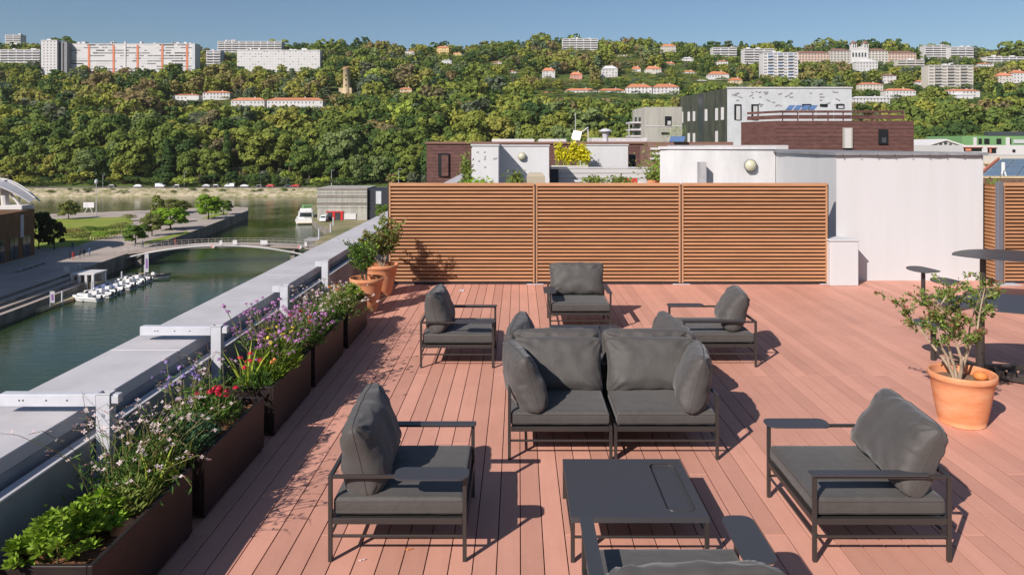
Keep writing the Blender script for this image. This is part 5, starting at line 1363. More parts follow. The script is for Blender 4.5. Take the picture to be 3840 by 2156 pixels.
for k in range(16):
    z0 = a.z - .12 - k*.085; MB().box((a.x-1, 37.975, z0), (b.x, 37.998, z0+.065)).build('brick_course', M['brick'], t)
t = thing('pale_parapet', 'pale low parapet below the brown brick wall', 'wall'); a = D(3684, 740, 30); b = D(3745, 775, 30)
MB().box((a.x-1, 30, -1), (b.x+4, 30.3, a.z)).build('wall', M['hwhite'], t); MB().box((a.x-1, 24, -1), (b.x+4, 24.3, D(0,792,24).z)).build('lower_wall', M['cream'], t)
t = thing('white_trough', 'pale planting trough behind the gap by the right screen', 'planter', (9.9, 17, 0)); MB().cbox((-.9,-.3,0), (1.5,.3,.75), .02).build('box', M['hwhite'], t); MB().box((-.85,-.25,.751), (1.45,.25,.76)).build('soil', M['soil'], t)
simple_pot(D(3715,0,17).x, 17, .76, .12, .2, M['terra'], 'small bushy plant in a pot behind the gap by the right screen', 'leaf_olive', .8, .4)

# ================================================================== OUR TERRACE
# deck planks
FENCE_Y = 13.72
tag(MB().box((-2.95, .4, -.6), (11.5, 14.9, -.045)).build('terrace_slab', M['under']), kind='structure')
deck = thing('deck', None, None); tag(deck, kind='structure')
PW = 0.148
rr = random.Random(21); cols = []
x = -2.80; plen = {}
ci = 0
while x < 10.4:
    cuts = [0.9, 0.9 + 3.2 + rr.choice([0, .8, 1.7, 2.3]), 0, 14.85]
    cuts[2] = cuts[1] + 4.2
    for k in range(3):
        y0, y1 = cuts[k], cuts[k+1]
        L = round(y1 - y0 - .003, 3)
        if L not in plen:
            mb = MB().cbox((-PW/2+.0030, 0, -.006), (PW/2-.0030, L, 0), .0018).box((-PW/2+.011, .002, -.03), (PW/2-.011, L-.002, -.0062)); me = bpy.data.meshes.new('plank'); me.from_pydata(mb.v, [], mb.f); me.materials.append(M['deck']); plen[L] = me
        o = link('plank', plen[L], deck, (x + PW/2, y0, rr.uniform(-.0007, .0007)))
    x += PW; ci += 1
print('planks', ci * 3)

# wooden screens
def screen(x0, x1, y, zt, label, group, n=26, side=False):
    t = thing('slat_screen', label, 'screen', (x0, y, 0), 0, group); W = x1 - x0
    MB().box((.02, .045, .05), (W-.02, .06, zt-.02)).build('backing', M['slatshade'], t)  # sheet coloured like the shaded undersides of the slats
    pitch = (zt - .10) / n
    for k in range(n):
        z0 = .05 + k * pitch
        MB().cbox((.03, 0, z0+.004), (W-.03, .04, z0 + pitch*.56), .004).build('slat', M['slat'], t)
    MB().cbox((.0, -.012, zt-.05), (W, .07, zt+.012), .006).build('top_cap', M['slat'], t)
    for xx in (0, W-.028): MB().box((xx, -.008, .03), (xx+.028, .062, zt-.052)).build('side_strip', M['slat'], t)
    return t
def sfoot(x, y, label):
    t = thing('screen_post', label, 'post', (x, y, 0), 0, 'posts of the wooden screen')
    MB().box((-.012, .012, .012), (.012, .09, 1.86)).build('upright', M['frame'], t)
    MB().cbox((-.16, -.03, 0), (.16, .14, .012), .003).build('base_plate', M['galv'], t)
xs = [-2.44, .31, 3.04, 5.79]
for k in range(3): screen(xs[k]+.014, xs[k+1]-.014, FENCE_Y, 1.88, ['left', 'middle', 'right'][k] + ' wooden slat panel of the long terrace screen', 'panels of the long terrace screen')
sfoot(xs[0], FENCE_Y, 'dark post at the left end of the long screen'); sfoot(xs[1], FENCE_Y, 'dark post between left and middle slat panels'); sfoot(xs[2], FENCE_Y, 'dark post between middle and right slat panels')
sfoot(xs[3], FENCE_Y, 'dark post at the right end of the long screen')
o = MB().box((-2.5, FENCE_Y+.0, .0), (5.8, FENCE_Y+.05, .03)).build('bottom_rail', M['under']); tag(o, 'dark rail under the long wooden screen', 'rail')
s2 = screen(9.10, 11.2, FENCE_Y+.05, 1.88, 'wooden slat screen cut by the right edge behind the tables', None)
MB().box((-.02, .09, .05), (0, .8, 1.85)).build('return_backing', M['slatshade'], s2)
for k in range(26):
    z0 = .05 + k * (1.78/26); MB().box((-.035, .03, z0+.004), (-.021, .8, z0+.041)).build('return_slat', M['slat'], s2)
t = thing('steel_post', 'grey steel post at the left end of the right screen', 'post', (8.98, FENCE_Y-.02, 0)); MB().cbox((-.05,-.05,.012), (.05,.05,1.92), .006).build('upright', M['postgrey'], t); MB().cbox((-.1,-.12,0), (.35,.12,.012), .003).build('base_plate', M['galv'], t)

# parapet
t = thing('parapet', 'grey roof parapet with a wide pale coping above the river', 'parapet')
MB().box((-3.55, .5, -3.5), (-2.985, 58, .70)).build('wall', M['concrete'], t)
ycs = [.5, 2.9, 6.45, 10.2, 14.0, 20, 30, 44, 58]
for a, b in zip(ycs[:-1], ycs[1:]): MB().cbox((-3.6, a+.003, .702), (-2.98, b-.003, .80), .006).build('coping_slab', M['coping'], t)
MB().box((-2.984, .5, .40), (-2.90, 13.7, .60)).build('gutter', M['gutter'], t)
MB().box((-2.90, .5, -.04), (-2.84, 14.6, .64)).build('inner_upstand', M['concrete'], t)
MB().cbox((-2.915, .5, .641), (-2.832, 14.6, .656), .003).build('upstand_cap', M['coping'], t)
for (y, full, lb) in ((4.94, True, 'nearest grey steel bracket reaching over the coping'), (6.77, True, 'second grey steel bracket reaching over the coping'), (8.72, False, 'third grey steel bracket, only its post rising'), (10.55, False, 'fourth grey steel bracket beside the potted shrubs')):
    b = thing('guard_bracket', lb, 'bracket', (-2.78, y, 0), 0, 'steel brackets along the parapet')
    mb = MB()                                   # open square tube post
    for (ax, bx, ay, by) in ((-.045,-.039,-.04,.04),(.039,.045,-.04,.04),(-.039,.039,-.04,-.034),(-.039,.039,.034,.04)): mb.box((ax,ay,0), (bx,by,.94))
    mb.build('post', M['galv'], b)
    MB().box((-.05,-.045,.935), (.05,-.041,.946)).build('post_lip', M['galv'], b)
    if full:
        arm = MB().cbox((-.70, -.036, .852), (-.047, .036, .935), .004).build('arm', M['galv'], b)
        MB().cbox((.047, -.03, .87), (.10, .03, .93), .004).build('arm_end', M['galv'], b)
        for xh in (-.56, -.535, -.38, -.24): MB().tube([(xh, -.0375, .895), (xh, -.0365, .895)], .006, 8).build('bolt_hole', M['dark'], arm)
    else: MB().cbox((-.14, -.036, .858), (-.047, .036, .932), .004).build('arm', M['galv'], b)
    MB().cbox((-.055, -.06, .0), (.055, -.042, .5), .003).build('cover_plate', M['galv'], b)

# planters
PL = [(3.75, 4.90), (5.09, 6.28), (6.54, 7.70), (7.85, 9.12), (9.37, 10.55)]
PX0, PX1, PH = -2.67, -2.18, .45
pname = ['nearest planter, with lime shrub and iris leaves', 'second planter from the camera, with red flowers', 'third planter, full of purple verbena', 'fourth planter from the camera', 'farthest planter, next to the terracotta pots']
for (y0, y1), nm in zip(PL, pname):
    t = thing('planter_box', 'dark brown metal box, ' + nm, 'planter', (0, 0, 0), 0, 'planter boxes along the parapet')
    th = .028
    MB().cbox((PX1-th, y0, .02), (PX1, y1, PH), .003).build('side_panel', M['planter'], t)
    MB().cbox((PX0, y0, .02), (PX0+th, y1, PH), .003).build('side_panel', M['planter'], t)
    for yy in (y0, y1-th): MB().cbox((PX0+th+.001, yy, .06), (PX1-th-.001, yy+th, PH-.001), .003).build('end_panel', M['planter'], t)
    for xx in (PX0+.01, PX1-.05):
        for yy in (y0+.03, y1-.07): MB().box((xx, yy, 0), (xx+.04, yy+.04, .05)).build('foot', M['planter'], t)
    mb = MB(); nx_, ny_ = 6, 14; r_ = random.Random(int(y0*10))
    for j in range(ny_+1):
        for i in range(nx_+1): mb.v.append((PX0+th+.002+(PX1-PX0-2*th-.004)*i/nx_, y0+th+.002+(y1-y0-2*th-.004)*j/ny_, PH-.07+r_.uniform(-.012,.018)))
    for j in range(ny_):
        for i in range(nx_): mb.f.append((j*(nx_+1)+i, j*(nx_+1)+i+1, (j+1)*(nx_+1)+i+1, (j+1)*(nx_+1)+i)); mb.m.append(0)
    tag(mb.build('soil', M['soil'], t))

# ------------------------------------------------------------------ planter plants
def blade(mb, base, d, L, w, bend, mi, rnd):
    p = Vector(base); d = Vector(d).normalized(); side = d.cross(Vector((rnd.gauss(0,1), rnd.gauss(0,1), .2))).normalized(); n = 4; vs = []
    for i in range(n + 1):
        s = i / n; ww = w * (1 - s ** 2 * .95) * .5
        vs += [p - side * ww, p + side * ww]
        p = p + d * (L / n); d = (d + Vector((0, 0, -bend / n))).normalized()
    mb.add(vs, [(2*i, 2*i+1, 2*i+3, 2*i+2) for i in range(n)], mi); return p
def leaf(mb, p, d, L, w, mi, rnd):
    p = Vector(p); d = Vector(d).normalized(); s = d.cross(Vector((rnd.gauss(0,1), rnd.gauss(0,1), rnd.gauss(0,1)))).normalized(); nrm = d.cross(s)
    mb.add([p, p + d*L*.55 + s*w*.5 + nrm*L*.05, p + d*L, p + d*L*.55 - s*w*.5 + nrm*L*.05], [(0,1,2,3)], mi)
def flower(mb, c, r, n, mi, rnd):
    up = Vector((rnd.gauss(0,.5), rnd.gauss(-.3,.5), 1)).normalized(); a = up.cross(Vector((1,.1,0))).normalized(); b = up.cross(a)
    for k in range(n):
        w = 2*math.pi*k/n + rnd.random()*.4; d = a*math.cos(w) + b*math.sin(w); s = up.cross(d)
        mb.add([c, c + d*r*.6 + s*r*.32 + up*r*.1, c + d*r + up*r*.15, c + d*r*.6 - s*r*.32 + up*r*.1], [(0,1,2,3)], mi)
def head(mb, c, r, n, mi, rnd):
    for _ in range(n):
        d = Vector((rnd.gauss(0,1), rnd.gauss(0,1), abs(rnd.gauss(0,.8)))).normalized(); p = Vector(c) + d * r * rnd.uniform(.5, 1)
        s = d.cross(Vector((rnd.gauss(0,1), rnd.gauss(0,1), 0.3))).normalized(); q = d.cross(s); k = r * .38
        mb.add([p - s*k, p - q*k, p + s*k, p + q*k], [(0,1,2,3)], mi)
def fin(t, parts):
    for nm, mb, m in parts:
        if mb.f:
            o = mb.build(nm, m, t)
            if nm in ('flowers', 'buds'): o['kind'] = 'stuff'
def gaura(x, y, label, n=26, h=.62, seed=1, spread=.30):
    spread *= .9
    r = random.Random(seed); t = thing('gaura', label, 'flower', (x, y, PH-.07), 0, 'white flowered gaura in the planters')
    st, lf, fl_, bd = MB(), MB(), MB(), MB()
    for i in range(n):
        w = r.uniform(0, 6.28); out = r.uniform(.1, 1) * spread * 1.5; hh = h * r.uniform(.55, 1.1) * (1 - .25*out)
        b = Vector((r.gauss(0,.07), r.gauss(0,.12), 0)); e = b + Vector((math.cos(w)*out, math.sin(w)*out, hh)); m_ = b.lerp(e, .5) + Vector((0,0,hh*.16))
        e2 = e + Vector((math.cos(w)*.08, math.sin(w)*.08, r.uniform(-.04,.05)))
        st.tube([b, m_, e, e2], [.0030,.0024,.0018,.001], 3)
        for k in range(10):
            s = r.uniform(0, .75); p = b.lerp(m_, s*1.3) if s < .7 else m_.lerp(e, s); leaf(lf, p, (r.gauss(0,1), r.gauss(0,1), .5), r.uniform(.035,.07), .013, 0, r)
        for k in range(r.randint(1, 4)):
            s = r.uniform(.45, 1); p = m_.lerp(e, s) if r.random() < .7 else e.lerp(e2, r.random()); p = p + Vector((r.gauss(0,.012), r.gauss(0,.012), .006)); flower(fl_, p, r.uniform(.011,.019), 4, 0, r)
        for k in range(4): head(bd, e.lerp(e2, r.random()), .007, 3, 0, r)
    for k in range(300): leaf(lf, (r.gauss(0,.12), r.gauss(0,.16), abs(r.gauss(0,.12))), (r.gauss(0,1), r.gauss(0,1), .9), r.uniform(.05,.09), .016, 0, r)
    fin(t, (('stems', st, M['stem']), ('leaves', lf, M['leaf_green']), ('flowers', fl_, M['fl_white']), ('buds', bd, M['fl_pink'])))
def verbena(x, y, label, n=30, h=.60, seed=1, sp=.22, col='fl_purple'):
    r = random.Random(seed); t = thing('verbena', label, 'flower', (x, y, PH-.07), 0, 'purple verbena in the planters')
    st, lf, fl_ = MB(), MB(), MB()
    for i in range(n):
        w = r.uniform(0, 6.28); out = r.uniform(0, 1) ** .7 * sp * 1.5; hh = h * r.uniform(.45, 1.12)
        b = Vector((r.gauss(0,.06), r.gauss(0,.12), 0)); e = b + Vector((math.cos(w)*out, math.sin(w)*out*1.3, hh)); m_ = b.lerp(e, .55) + Vector((r.gauss(0,.02), r.gauss(0,.02), .02))
        st.tube([b, m_, e], [.0035,.0028,.002], 3)
        head(fl_, e, r.uniform(.018,.03), 16, 0, r)
        for k in range(2):
            q = m_ + Vector((r.gauss(0,.06), r.gauss(0,.06), (e.z-m_.z)*r.uniform(.5,.9))); st.tube([m_, q], [.002,.0015], 3); head(fl_, q, r.uniform(.014,.024), 10, 0, r)
        for k in range(12):
            p = b.lerp(e, r.uniform(.05,.8)); leaf(lf, p, (r.gauss(0,1), r.gauss(0,1), .4), r.uniform(.05,.10), .016, 0, r)
    fin(t, (('stems', st, M['stem']), ('leaves', lf, M['leaf_green']), ('flowers', fl_, M[col])))
def rosette(x, y, label, n=46, h=.22, sp=.17, seed=1, m='leaf_lime', L=.065, name='lime_shrub', grp=None):
    r = random.Random(seed); t = thing(name, label, 'plant', (x, y, PH-.07), 0, grp); st, lf = MB(), MB()
    for i in range(n):
        w = r.uniform(0, 6.28); o = sp * math.sqrt(r.random()); e = Vector((math.cos(w)*o, math.sin(w)*o*1.3, h * (1 - .5*(o/sp)**2) * r.uniform(.7, 1.1)))
        st.tube([(e.x*.3, e.y*.3, 0), e], [.005,.003], 4)
        for ring, (nn, el, LL) in enumerate(((8, .15, 1.0), (7, .6, .85), (5, 1.3, .6))):
            for k in range(nn):
                a = 2*math.pi*k/nn + ring*.4 + r.random()*.3; leaf(lf, e + Vector((0,0,-.015+ring*.008)), (math.cos(a), math.sin(a), el), L*LL*r.uniform(.8,1.15), L*.42, 0, r)
        for k in range(6):
            a = r.uniform(0, 6.28); leaf(lf, e*r.uniform(.5,.9), (math.cos(a), math.sin(a), .1), L, L*.4, 0, r)
    fin(t, (('stems', st, M['stem']), ('leaves', lf, M[m])))
def iris(x, y, label, n=16, L=.34, seed=1, m='leaf_yellow', w=.022):
    r = random.Random(seed); t = thing('iris', label, 'plant', (x, y, PH-.07), 0, 'iris leaves in the planters'); lf = MB()
    for i in range(n):
        a = r.uniform(0, 6.28); blade(lf, (r.gauss(0,.02), r.gauss(0,.03), 0), (math.cos(a)*.45, math.sin(a)*.45, 1), L*r.uniform(.6,1.2), w, r.uniform(.1,.8), 0, r)
    lf.build('leaves', M[m], t)
def mound(x, y, label, n=700, h=.2, sp=(.15,.22), seed=1, m='leaf_blue', fl=None, nf=0, L=.07, fh=.1, name='leafy_mound', petals=True):
    r = random.Random(seed); t = thing(name, label, 'flower' if fl else 'plant', (x, y, PH-.07), 0); lf, st, fw = MB(), MB(), MB()
    for i in range(n):
        a = r.uniform(0, 6.28); o = math.sqrt(r.random()); z = h * math.sqrt(max(0, 1-o*o*.9)) * r.uniform(.35, 1.05)
        p = Vector((math.cos(a)*o*sp[0], math.sin(a)*o*sp[1], z)); leaf(lf, p, (p.x*4+r.gauss(0,.5), p.y*4+r.gauss(0,.5), .8), L*r.uniform(.7,1.4), L*.2, 0, r)
    for i in range(nf):
        a = r.uniform(0, 6.28); o = math.sqrt(r.random()); b = Vector((math.cos(a)*o*sp[0]*.8, math.sin(a)*o*sp[1]*.8, h*.5)); e = b + Vector((r.gauss(0,.03), r.gauss(0,.03), h*.5 + fh*r.uniform(.3,1)))
        st.tube([b, e], .002, 3); head(fw, e, .026, 18, 0, r)
    fin(t, (('leaves', lf, M[m]), ('stems', st, M['stem']), ('flowers', fw, M[fl] if fl else None)))
y0 = PL[0][0]
rosette(-2.47, 3.93, 'lime green shrub with whorled leaves in the near corner of the nearest planter', 34, .24, .19, 1)
rosette(-2.42, 4.20, 'second lime green shrub, just behind the corner one', 20, .2, .13, 2, name='lime_shrub')
mound(-2.36, 4.42, 'low grassy green cushion between lime shrub and iris', 420, .14, (.14,.16), 3, 'leaf_olive', L=.08)
iris(-2.30, 4.58, 'yellow green iris fan at the edge of the nearest planter', 16, .34, 4)
iris(-2.26, 4.80, 'small iris fan leaning over the planter rim by the gap', 9, .26, 5)
gaura(-2.48, 4.62, 'large sprawling white flowered gaura at the far end of the nearest planter', 44, .58, 6, .34)
gaura(-2.40, 4.78, 'low spreading gaura with stems hanging over the deck', 26, .42, 7, .38)
t = thing('clay_saucer', 'half buried terracotta dome in the nearest planter soil', 'plant pot', (-2.27, 4.22, PH-.065)); MB().lathe([(.075, -.02),(.072,.02),(.05,.05),(.02,.06),(.001,.062)], 20).build('dome', M['terra'], t, smooth=True)
mound(-2.40, 5.32, 'blue green dianthus cushion in the second planter', 900, .22, (.17,.22), 8, 'leaf_blue', L=.07)
gaura(-2.50, 5.20, 'gaura standing behind the blue green cushion', 22, .52, 9, .25)
mound(-2.40, 5.78, 'crimson flowered cushion in the second planter', 600, .2, (.17,.24), 10, 'leaf_green', 'fl_red', 12, fh=.12)
verbena(-2.55, 5.62, 'slim lavender spikes behind the crimson flowers', 9, .5, 11, .12, 'fl_lav')
gaura(-2.58, 6.05, 'thin gaura at the far end of the second planter', 14, .55, 12, .2)
iris(-2.46, 6.66, 'upright lime iris fan at the near end of the third planter', 14, .42, 13)
mound(-2.40, 6.62, 'crimson flowers at the near corner of the third planter', 300, .16, (.14,.12), 14, 'leaf_green', 'fl_red', 6, fh=.16)
mound(-2.32, 6.78, 'yellow green cushion on the rim of the third planter', 420, .16, (.12,.14), 15, 'leaf_lime', 'fl_orange', 3, L=.05)
verbena(-2.46, 6.95, 'tall purple verbena in the near half of the third planter', 28, .66, 16, .26)
verbena(-2.38, 7.30, 'purple verbena in the middle of the third planter', 26, .56, 17, .28)
mound(-2.36, 7.1, 'yellow flowered yarrow among the purple verbena', 700, .3, (.2,.34), 18, 'leaf_lime', 'fl_yellow', 12, fh=.14, L=.09)
verbena(-2.36, 7.62, 'purple verbena at the far end of the third planter', 20, .46, 19, .24)
verbena(-2.34, 8.05, 'purple verbena at the near end of the fourth planter', 18, .44, 20, .22)
mound(-2.36, 8.0, 'crimson flowers mixed into the verbena of the fourth planter', 500, .26, (.2,.3), 21, 'leaf_green', 'fl_red', 7, fh=.14, L=.09)
gaura(-2.45, 8.45, 'white gaura in the middle of the fourth planter', 40, .5, 22, .3)
gaura(-2.5, 8.85, 'white gaura at the far end of the fourth planter', 34, .5, 23, .28)
mound(-2.4, 8.6, 'green leafy cushion below the gaura of the fourth planter', 800, .28, (.2,.4), 24, 'leaf_green', L=.09)
mound(-2.4, 9.6, 'green leafy cushion at the near end of the last planter', 700, .26, (.2,.28), 25, 'leaf_olive', 'fl_orange', 4, L=.08)
iris(-2.38, 9.9, 'lime iris fan in the last planter', 16, .34, 26)
gaura(-2.45, 9.75, 'white gaura in the last planter', 34, .42, 27, .3)
rosette(-2.38, 10.32, 'bright green shrub at the far corner of the last planter', 26, .26, .18, 28, 'leaf_lime', .06, 'lime_shrub')
gaura(-2.3, 9.45, 'low gaura hanging over the near edge of the last planter', 16, .3, 29, .3)

# ------------------------------------------------------------------ terracotta pots with shrubs
def big_pot(x, y, rt_, rb, h, label):
    t = thing('terracotta_pot', label, 'plant pot', (x, y, 0), 0, 'terracotta pots on the deck')
    p = [(.001, .0), (rb*.96, 0), (rb, .01)]
    for i in range(9): s = i/8; p.append((rb + (rt_*.93-rb)*s**.85, .01 + (h-.075)*s))
    p += [(rt_*.985, h-.055), (rt_, h-.04), (rt_, h-.012), (rt_*.985, h), (rt_*.94, h), (rt_*.92, h-.012), (rt_*.90, h-.10)]
    MB().lathe(p, 40).build('pot', M['terra'], t, smooth=True)
    MB().lathe([(rt_*.903, h-.085), (rt_*.5, h-.07), (.001, h-.075)], 30).build('soil', M['drysoil'], t)
    return t
big_pot(-2.38, 11.5, .27, .15, .53, 'nearer tall terracotta pot beside the last planter')
big_pot(-2.38, 12.72, .29, .16, .54, 'farther tall terracotta pot in the corner by the screen')
big_pot(4.16, 6.88, .29, .195, .48, 'wide terracotta pot standing free on the right of the deck')
def shrub(x, y, z, label, seed, H, W, nb, mats=('leaf_olive', 'leaf_green', 'leaf_red'), dens=26, wood='palebark', L=.032, bias=(0, 0), redf=.4):
    r = random.Random(seed); t = thing('potted_shrub', label, 'shrub', (x, y, z)); wd = MB(); lfs = [MB(), MB(), MB()]
    for i in range(nb):
        w = 2*math.pi*i/nb + r.uniform(-.4,.4); lean = r.uniform(.25, 1.0) if i else .1
        p = Vector((math.cos(w)*.02, math.sin(w)*.02, -.02)); d = Vector((math.cos(w)*lean*.5+bias[0], math.sin(w)*lean*.5+bias[1], 1)).normalized()
        Ltot = H * r.uniform(.75, 1.05) / max(.75, d.z) * .9; pts = [p]; n = 7
        for k in range(n):
            d = (d + Vector((r.gauss(0,.13), r.gauss(0,.13), .05))).normalized(); p = p + d * Ltot / n; pts.append(p.copy())
            if k >= 2:
                for q in range(3):
                    a = r.uniform(0, 6.28); dd = (d*.5 + Vector((math.cos(a), math.sin(a), .35))).normalized(); l2 = r.uniform(.08,.2)*W/.4; e = p + dd*l2
                    wd.tube([p, p.lerp(e,.5)+Vector((0,0,.01)), e], [.004,.003,.0015], 3)
                    for s in range(dens):
                        f = r.uniform(.25, 1.08); c = p.lerp(e, f) + Vector((r.gauss(0,.014), r.gauss(0,.014), r.gauss(0,.014)))
                        mi = 2 if (f > .85 and r.random() < redf) else r.choice([0, 0, 1]); leaf(lfs[mi], c, (dd.x+r.gauss(0,.8), dd.y+r.gauss(0,.8), .5+r.gauss(0,.6)), L*r.uniform(.7,1.3), L*.55, 0, r)
        wd.tube(pts, [.0115*(1-k/(n+1))*H/.8+.002 for k in range(n+1)], 6)
    wd.build('branches', M[wood], t)
    for mb, m, nm in zip(lfs, mats, ('leaves', 'dark_leaves', 'red_leaves')):
        if mb.f: mb.build(nm, M[m], t)
shrub(-2.40, 11.5, .46, 'airy green shrub in the nearer tall pot', 3, .62, .5, 7, ('leaf_green', 'leaf_green', 'leaf_lime'), 26, 'bark', L=.038, bias=(-.12, 0))
shrub(-2.36, 12.78, .47, 'bushy shrub with pale stems in the pot by the screen', 4, .76, .48, 10, dens=36, L=.044, bias=(0, .12))
shrub(4.12, 6.88, .41, 'crooked small leaved shrub with reddish tips in the wide pot', 17, 1.04, .50, 6, dens=32, L=.038, bias=(.04, 0), redf=.35)
t = thing('clay_ball', 'orange clay ball on the soil of the wide terracotta pot', 'ornament', (4.32, 6.86, .425)); MB().lathe([(.001,-.03),(.05,-.01),(.065,.02),(.045,.05),(.001,.06)], 16).build('ball', M['fl_orange'], t, smooth=True)

# ------------------------------------------------------------------ cushions and frames
def cushion_mesh(name, w, d, h, seed=0):       # boxy seat cushion
    nx_, ny_ = 26, 26; rs = np.random.default_rng(seed); mb = MB()
    def pt(s, t_, side):
        x = (s - .5) * w; y = (t_ - .5) * d; ex = min(s, 1-s)*w; ey = min(t_, 1-t_)*d; e = min(ex, ey)
        r = .028; k = 1 - max(0, 1 - e / r) ** 2
        crown = .010 * math.sin(math.pi*s) * math.sin(math.pi*t_)
        z = h/2 - r + r * math.sqrt(max(0, k)) + crown + .002*mnoise.noise(Vector((x*14, y*14, seed)))
        return (x, y, z * side)
    S_ = [0, .004, .012, .025, .05] + [ .05 + .9*i/16 for i in range(1, 16)] + [.95, .975, .988, .996, 1]
    n = len(S_)
    for side in (1, -1):
        o = len(mb.v)
        for t_ in S_:
            for s in S_: mb.v.append(pt(s, t_, side))
        for j in range(n-1):
            for i in range(n-1):
                q = (o+j*n+i, o+j*n+i+1, o+(j+1)*n+i+1, o+(j+1)*n+i); mb.f.append(q if side > 0 else q[::-1]); mb.m.append(0)
    o2 = n*n; ring = [i for i in range(n)] + [j*n+n-1 for j in range(1, n)] + [(n-1)*n+i for i in range(n-2, -1, -1)] + [j*n for j in range(n-2, 0, -1)]
    for a, b in zip(ring, ring[1:]+ring[:1]): mb.f.append((a, a+o2, b+o2, b)); mb.m.append(0)
    me = bpy.data.meshes.new(name); me.from_pydata(mb.v, [], mb.f); me.materials.append(M['fabric'])
    me.polygons.foreach_set('use_smooth', [True]*len(mb.f)); return me
def pillow_mesh(name, w, h, T, seed=0, slump=.0):     # plump pillow: x width, z height, y thickness
    n, m_ = 46, 34; mb = MB(); rr = random.Random(seed)
    folds = [(rr.uniform(-.9,.9), rr.uniform(.35,1), rr.uniform(-1,1), rr.uniform(.5,1)) for _ in range(10)]
    for side in (1, -1):
        for j in range(m_+1):
            t_ = -math.cos(math.pi*j/m_)
            for i in range(n+1):
                s = -math.cos(math.pi*i/n)
                pin = 1 - .10*(1-abs(s)**2)*abs(t_)**3; pin2 = 1 - .08*(1-abs(t_)**2)*abs(s)**3
                rc = 1 - .085*(abs(s)*abs(t_))**7; x = s*w/2*pin2*rc; z = t_*h/2*pin*rc
                prof = (max(0, 1-abs(s)**4.6))**.5 * (max(0, 1-abs(t_)**2.9))**.5
                y = T/2 * prof ** .85
                # slump: fuller towards the bottom
                y *= 1 + slump * (-t_) * .35
                ef = max(abs(s), abs(t_))
                wr = 0
                c = 1 - math.hypot(1-abs(s), (1-abs(t_))*h/w*1.6)          # near corners
                if c > .3:
                    ang = math.atan2((1-abs(t_))*h, (1-abs(s))*w+1e-6)
                    wr += (c-.3)*.030*math.sin(ang*13 + seed + (3 if s > 0 else 0) + (1.5 if t_ > 0 else 0))
                if abs(t_) > .45 and abs(s) < .93: wr += (abs(t_)-.45)**1.5*.06*(mnoise.noise(Vector((s*6.5+seed, t_*1.3+side*3, seed*.7))))
                if abs(s) > .55: wr += (abs(s)-.55)*.055*(mnoise.noise(Vector((s*1.6+seed, t_*4.5+side*7, seed*1.1))))
                wr += .014*mnoise.noise(Vector((s*3+seed*2, t_*2.4, side*2)))
                y = max(0, y + wr*min(1, prof*1.5))
                sag = slump*.03*(s*s)*(1 if t_ > 0 else .3)
                mb.v.append((x, side*y + .012*math.sin(s*2+seed)*(1-prof), z - sag + .010*mnoise.noise(Vector((s*4, t_*4, seed)))))
    N_ = (n+1)*(m_+1)
    for side in (0, 1):
        for j in range(m_):
            for i in range(n):
                q = (side*N_+j*(n+1)+i, side*N_+j*(n+1)+i+1, side*N_+(j+1)*(n+1)+i+1, side*N_+(j+1)*(n+1)+i); mb.f.append(q[::-1] if side == 0 else q); mb.m.append(0)
    me = bpy.data.meshes.new(name); me.from_pydata(mb.v, [], mb.f); me.materials.append(M['fabric'])
    me.polygons.foreach_set('use_smooth', [True]*len(mb.f))
    ring = [i for i in range(n+1)] + [j*(n+1)+n for j in range(1, m_+1)] + [m_*(n+1)+i for i in range(n-1, -1, -1)] + [j*(n+1) for j in range(m_-1, 0, -1)]
    pb = MB(); pp = [Vector(mb.v[i]) for i in ring]; pb.tube(pp + pp[:1], .0042, 5, cap=False)
    pm = bpy.data.meshes.new('piping'); pm.from_pydata(pb.v, [], pb.f); pm.materials.append(M['piping']); PIPE[me.name] = pm
    return me
PIPE = {}
def piped(o): link('piping', PIPE[o.data.name], o); return o
PIL = [pillow_mesh('back_pillow', .84, .52, .29, s, .8) for s in (1, 2, 3, 4, 5, 6)]
PILW = [pillow_mesh('back_pillow', .86, .52, .27, s, .9) for s in (11, 12, 13, 14)]
SEAT = cushion_mesh('seat_cushion', .815, .815, .118, 1)
pb = MB()
for zz in (-.034, .034):
    q = .815/2; rr_ = .02; pp = []
    for (cx, cy, a0) in ((q-rr_, q-rr_, 0), (-q+rr_, q-rr_, 90), (-q+rr_, -q+rr_, 180), (q-rr_, -q+rr_, 270)):
        for i in range(5): a = R(a0+22.5*i); pp.append(Vector((cx+(rr_+.001)*math.cos(a), cy+(rr_+.001)*math.sin(a), zz)))
    pb.tube(pp + pp[:1], .0035, 5, cap=False)
SPIPE = bpy.data.meshes.new('piping'); SPIPE.from_pydata(pb.v, [], pb.f); SPIPE.materials.append(M['piping'])
CW = .865; LT = .0125           # overall size, half leg width
def bar(t, name, a, b, m='frame'): return MB().cbox(a, b, .002).build(name, M[m], t)
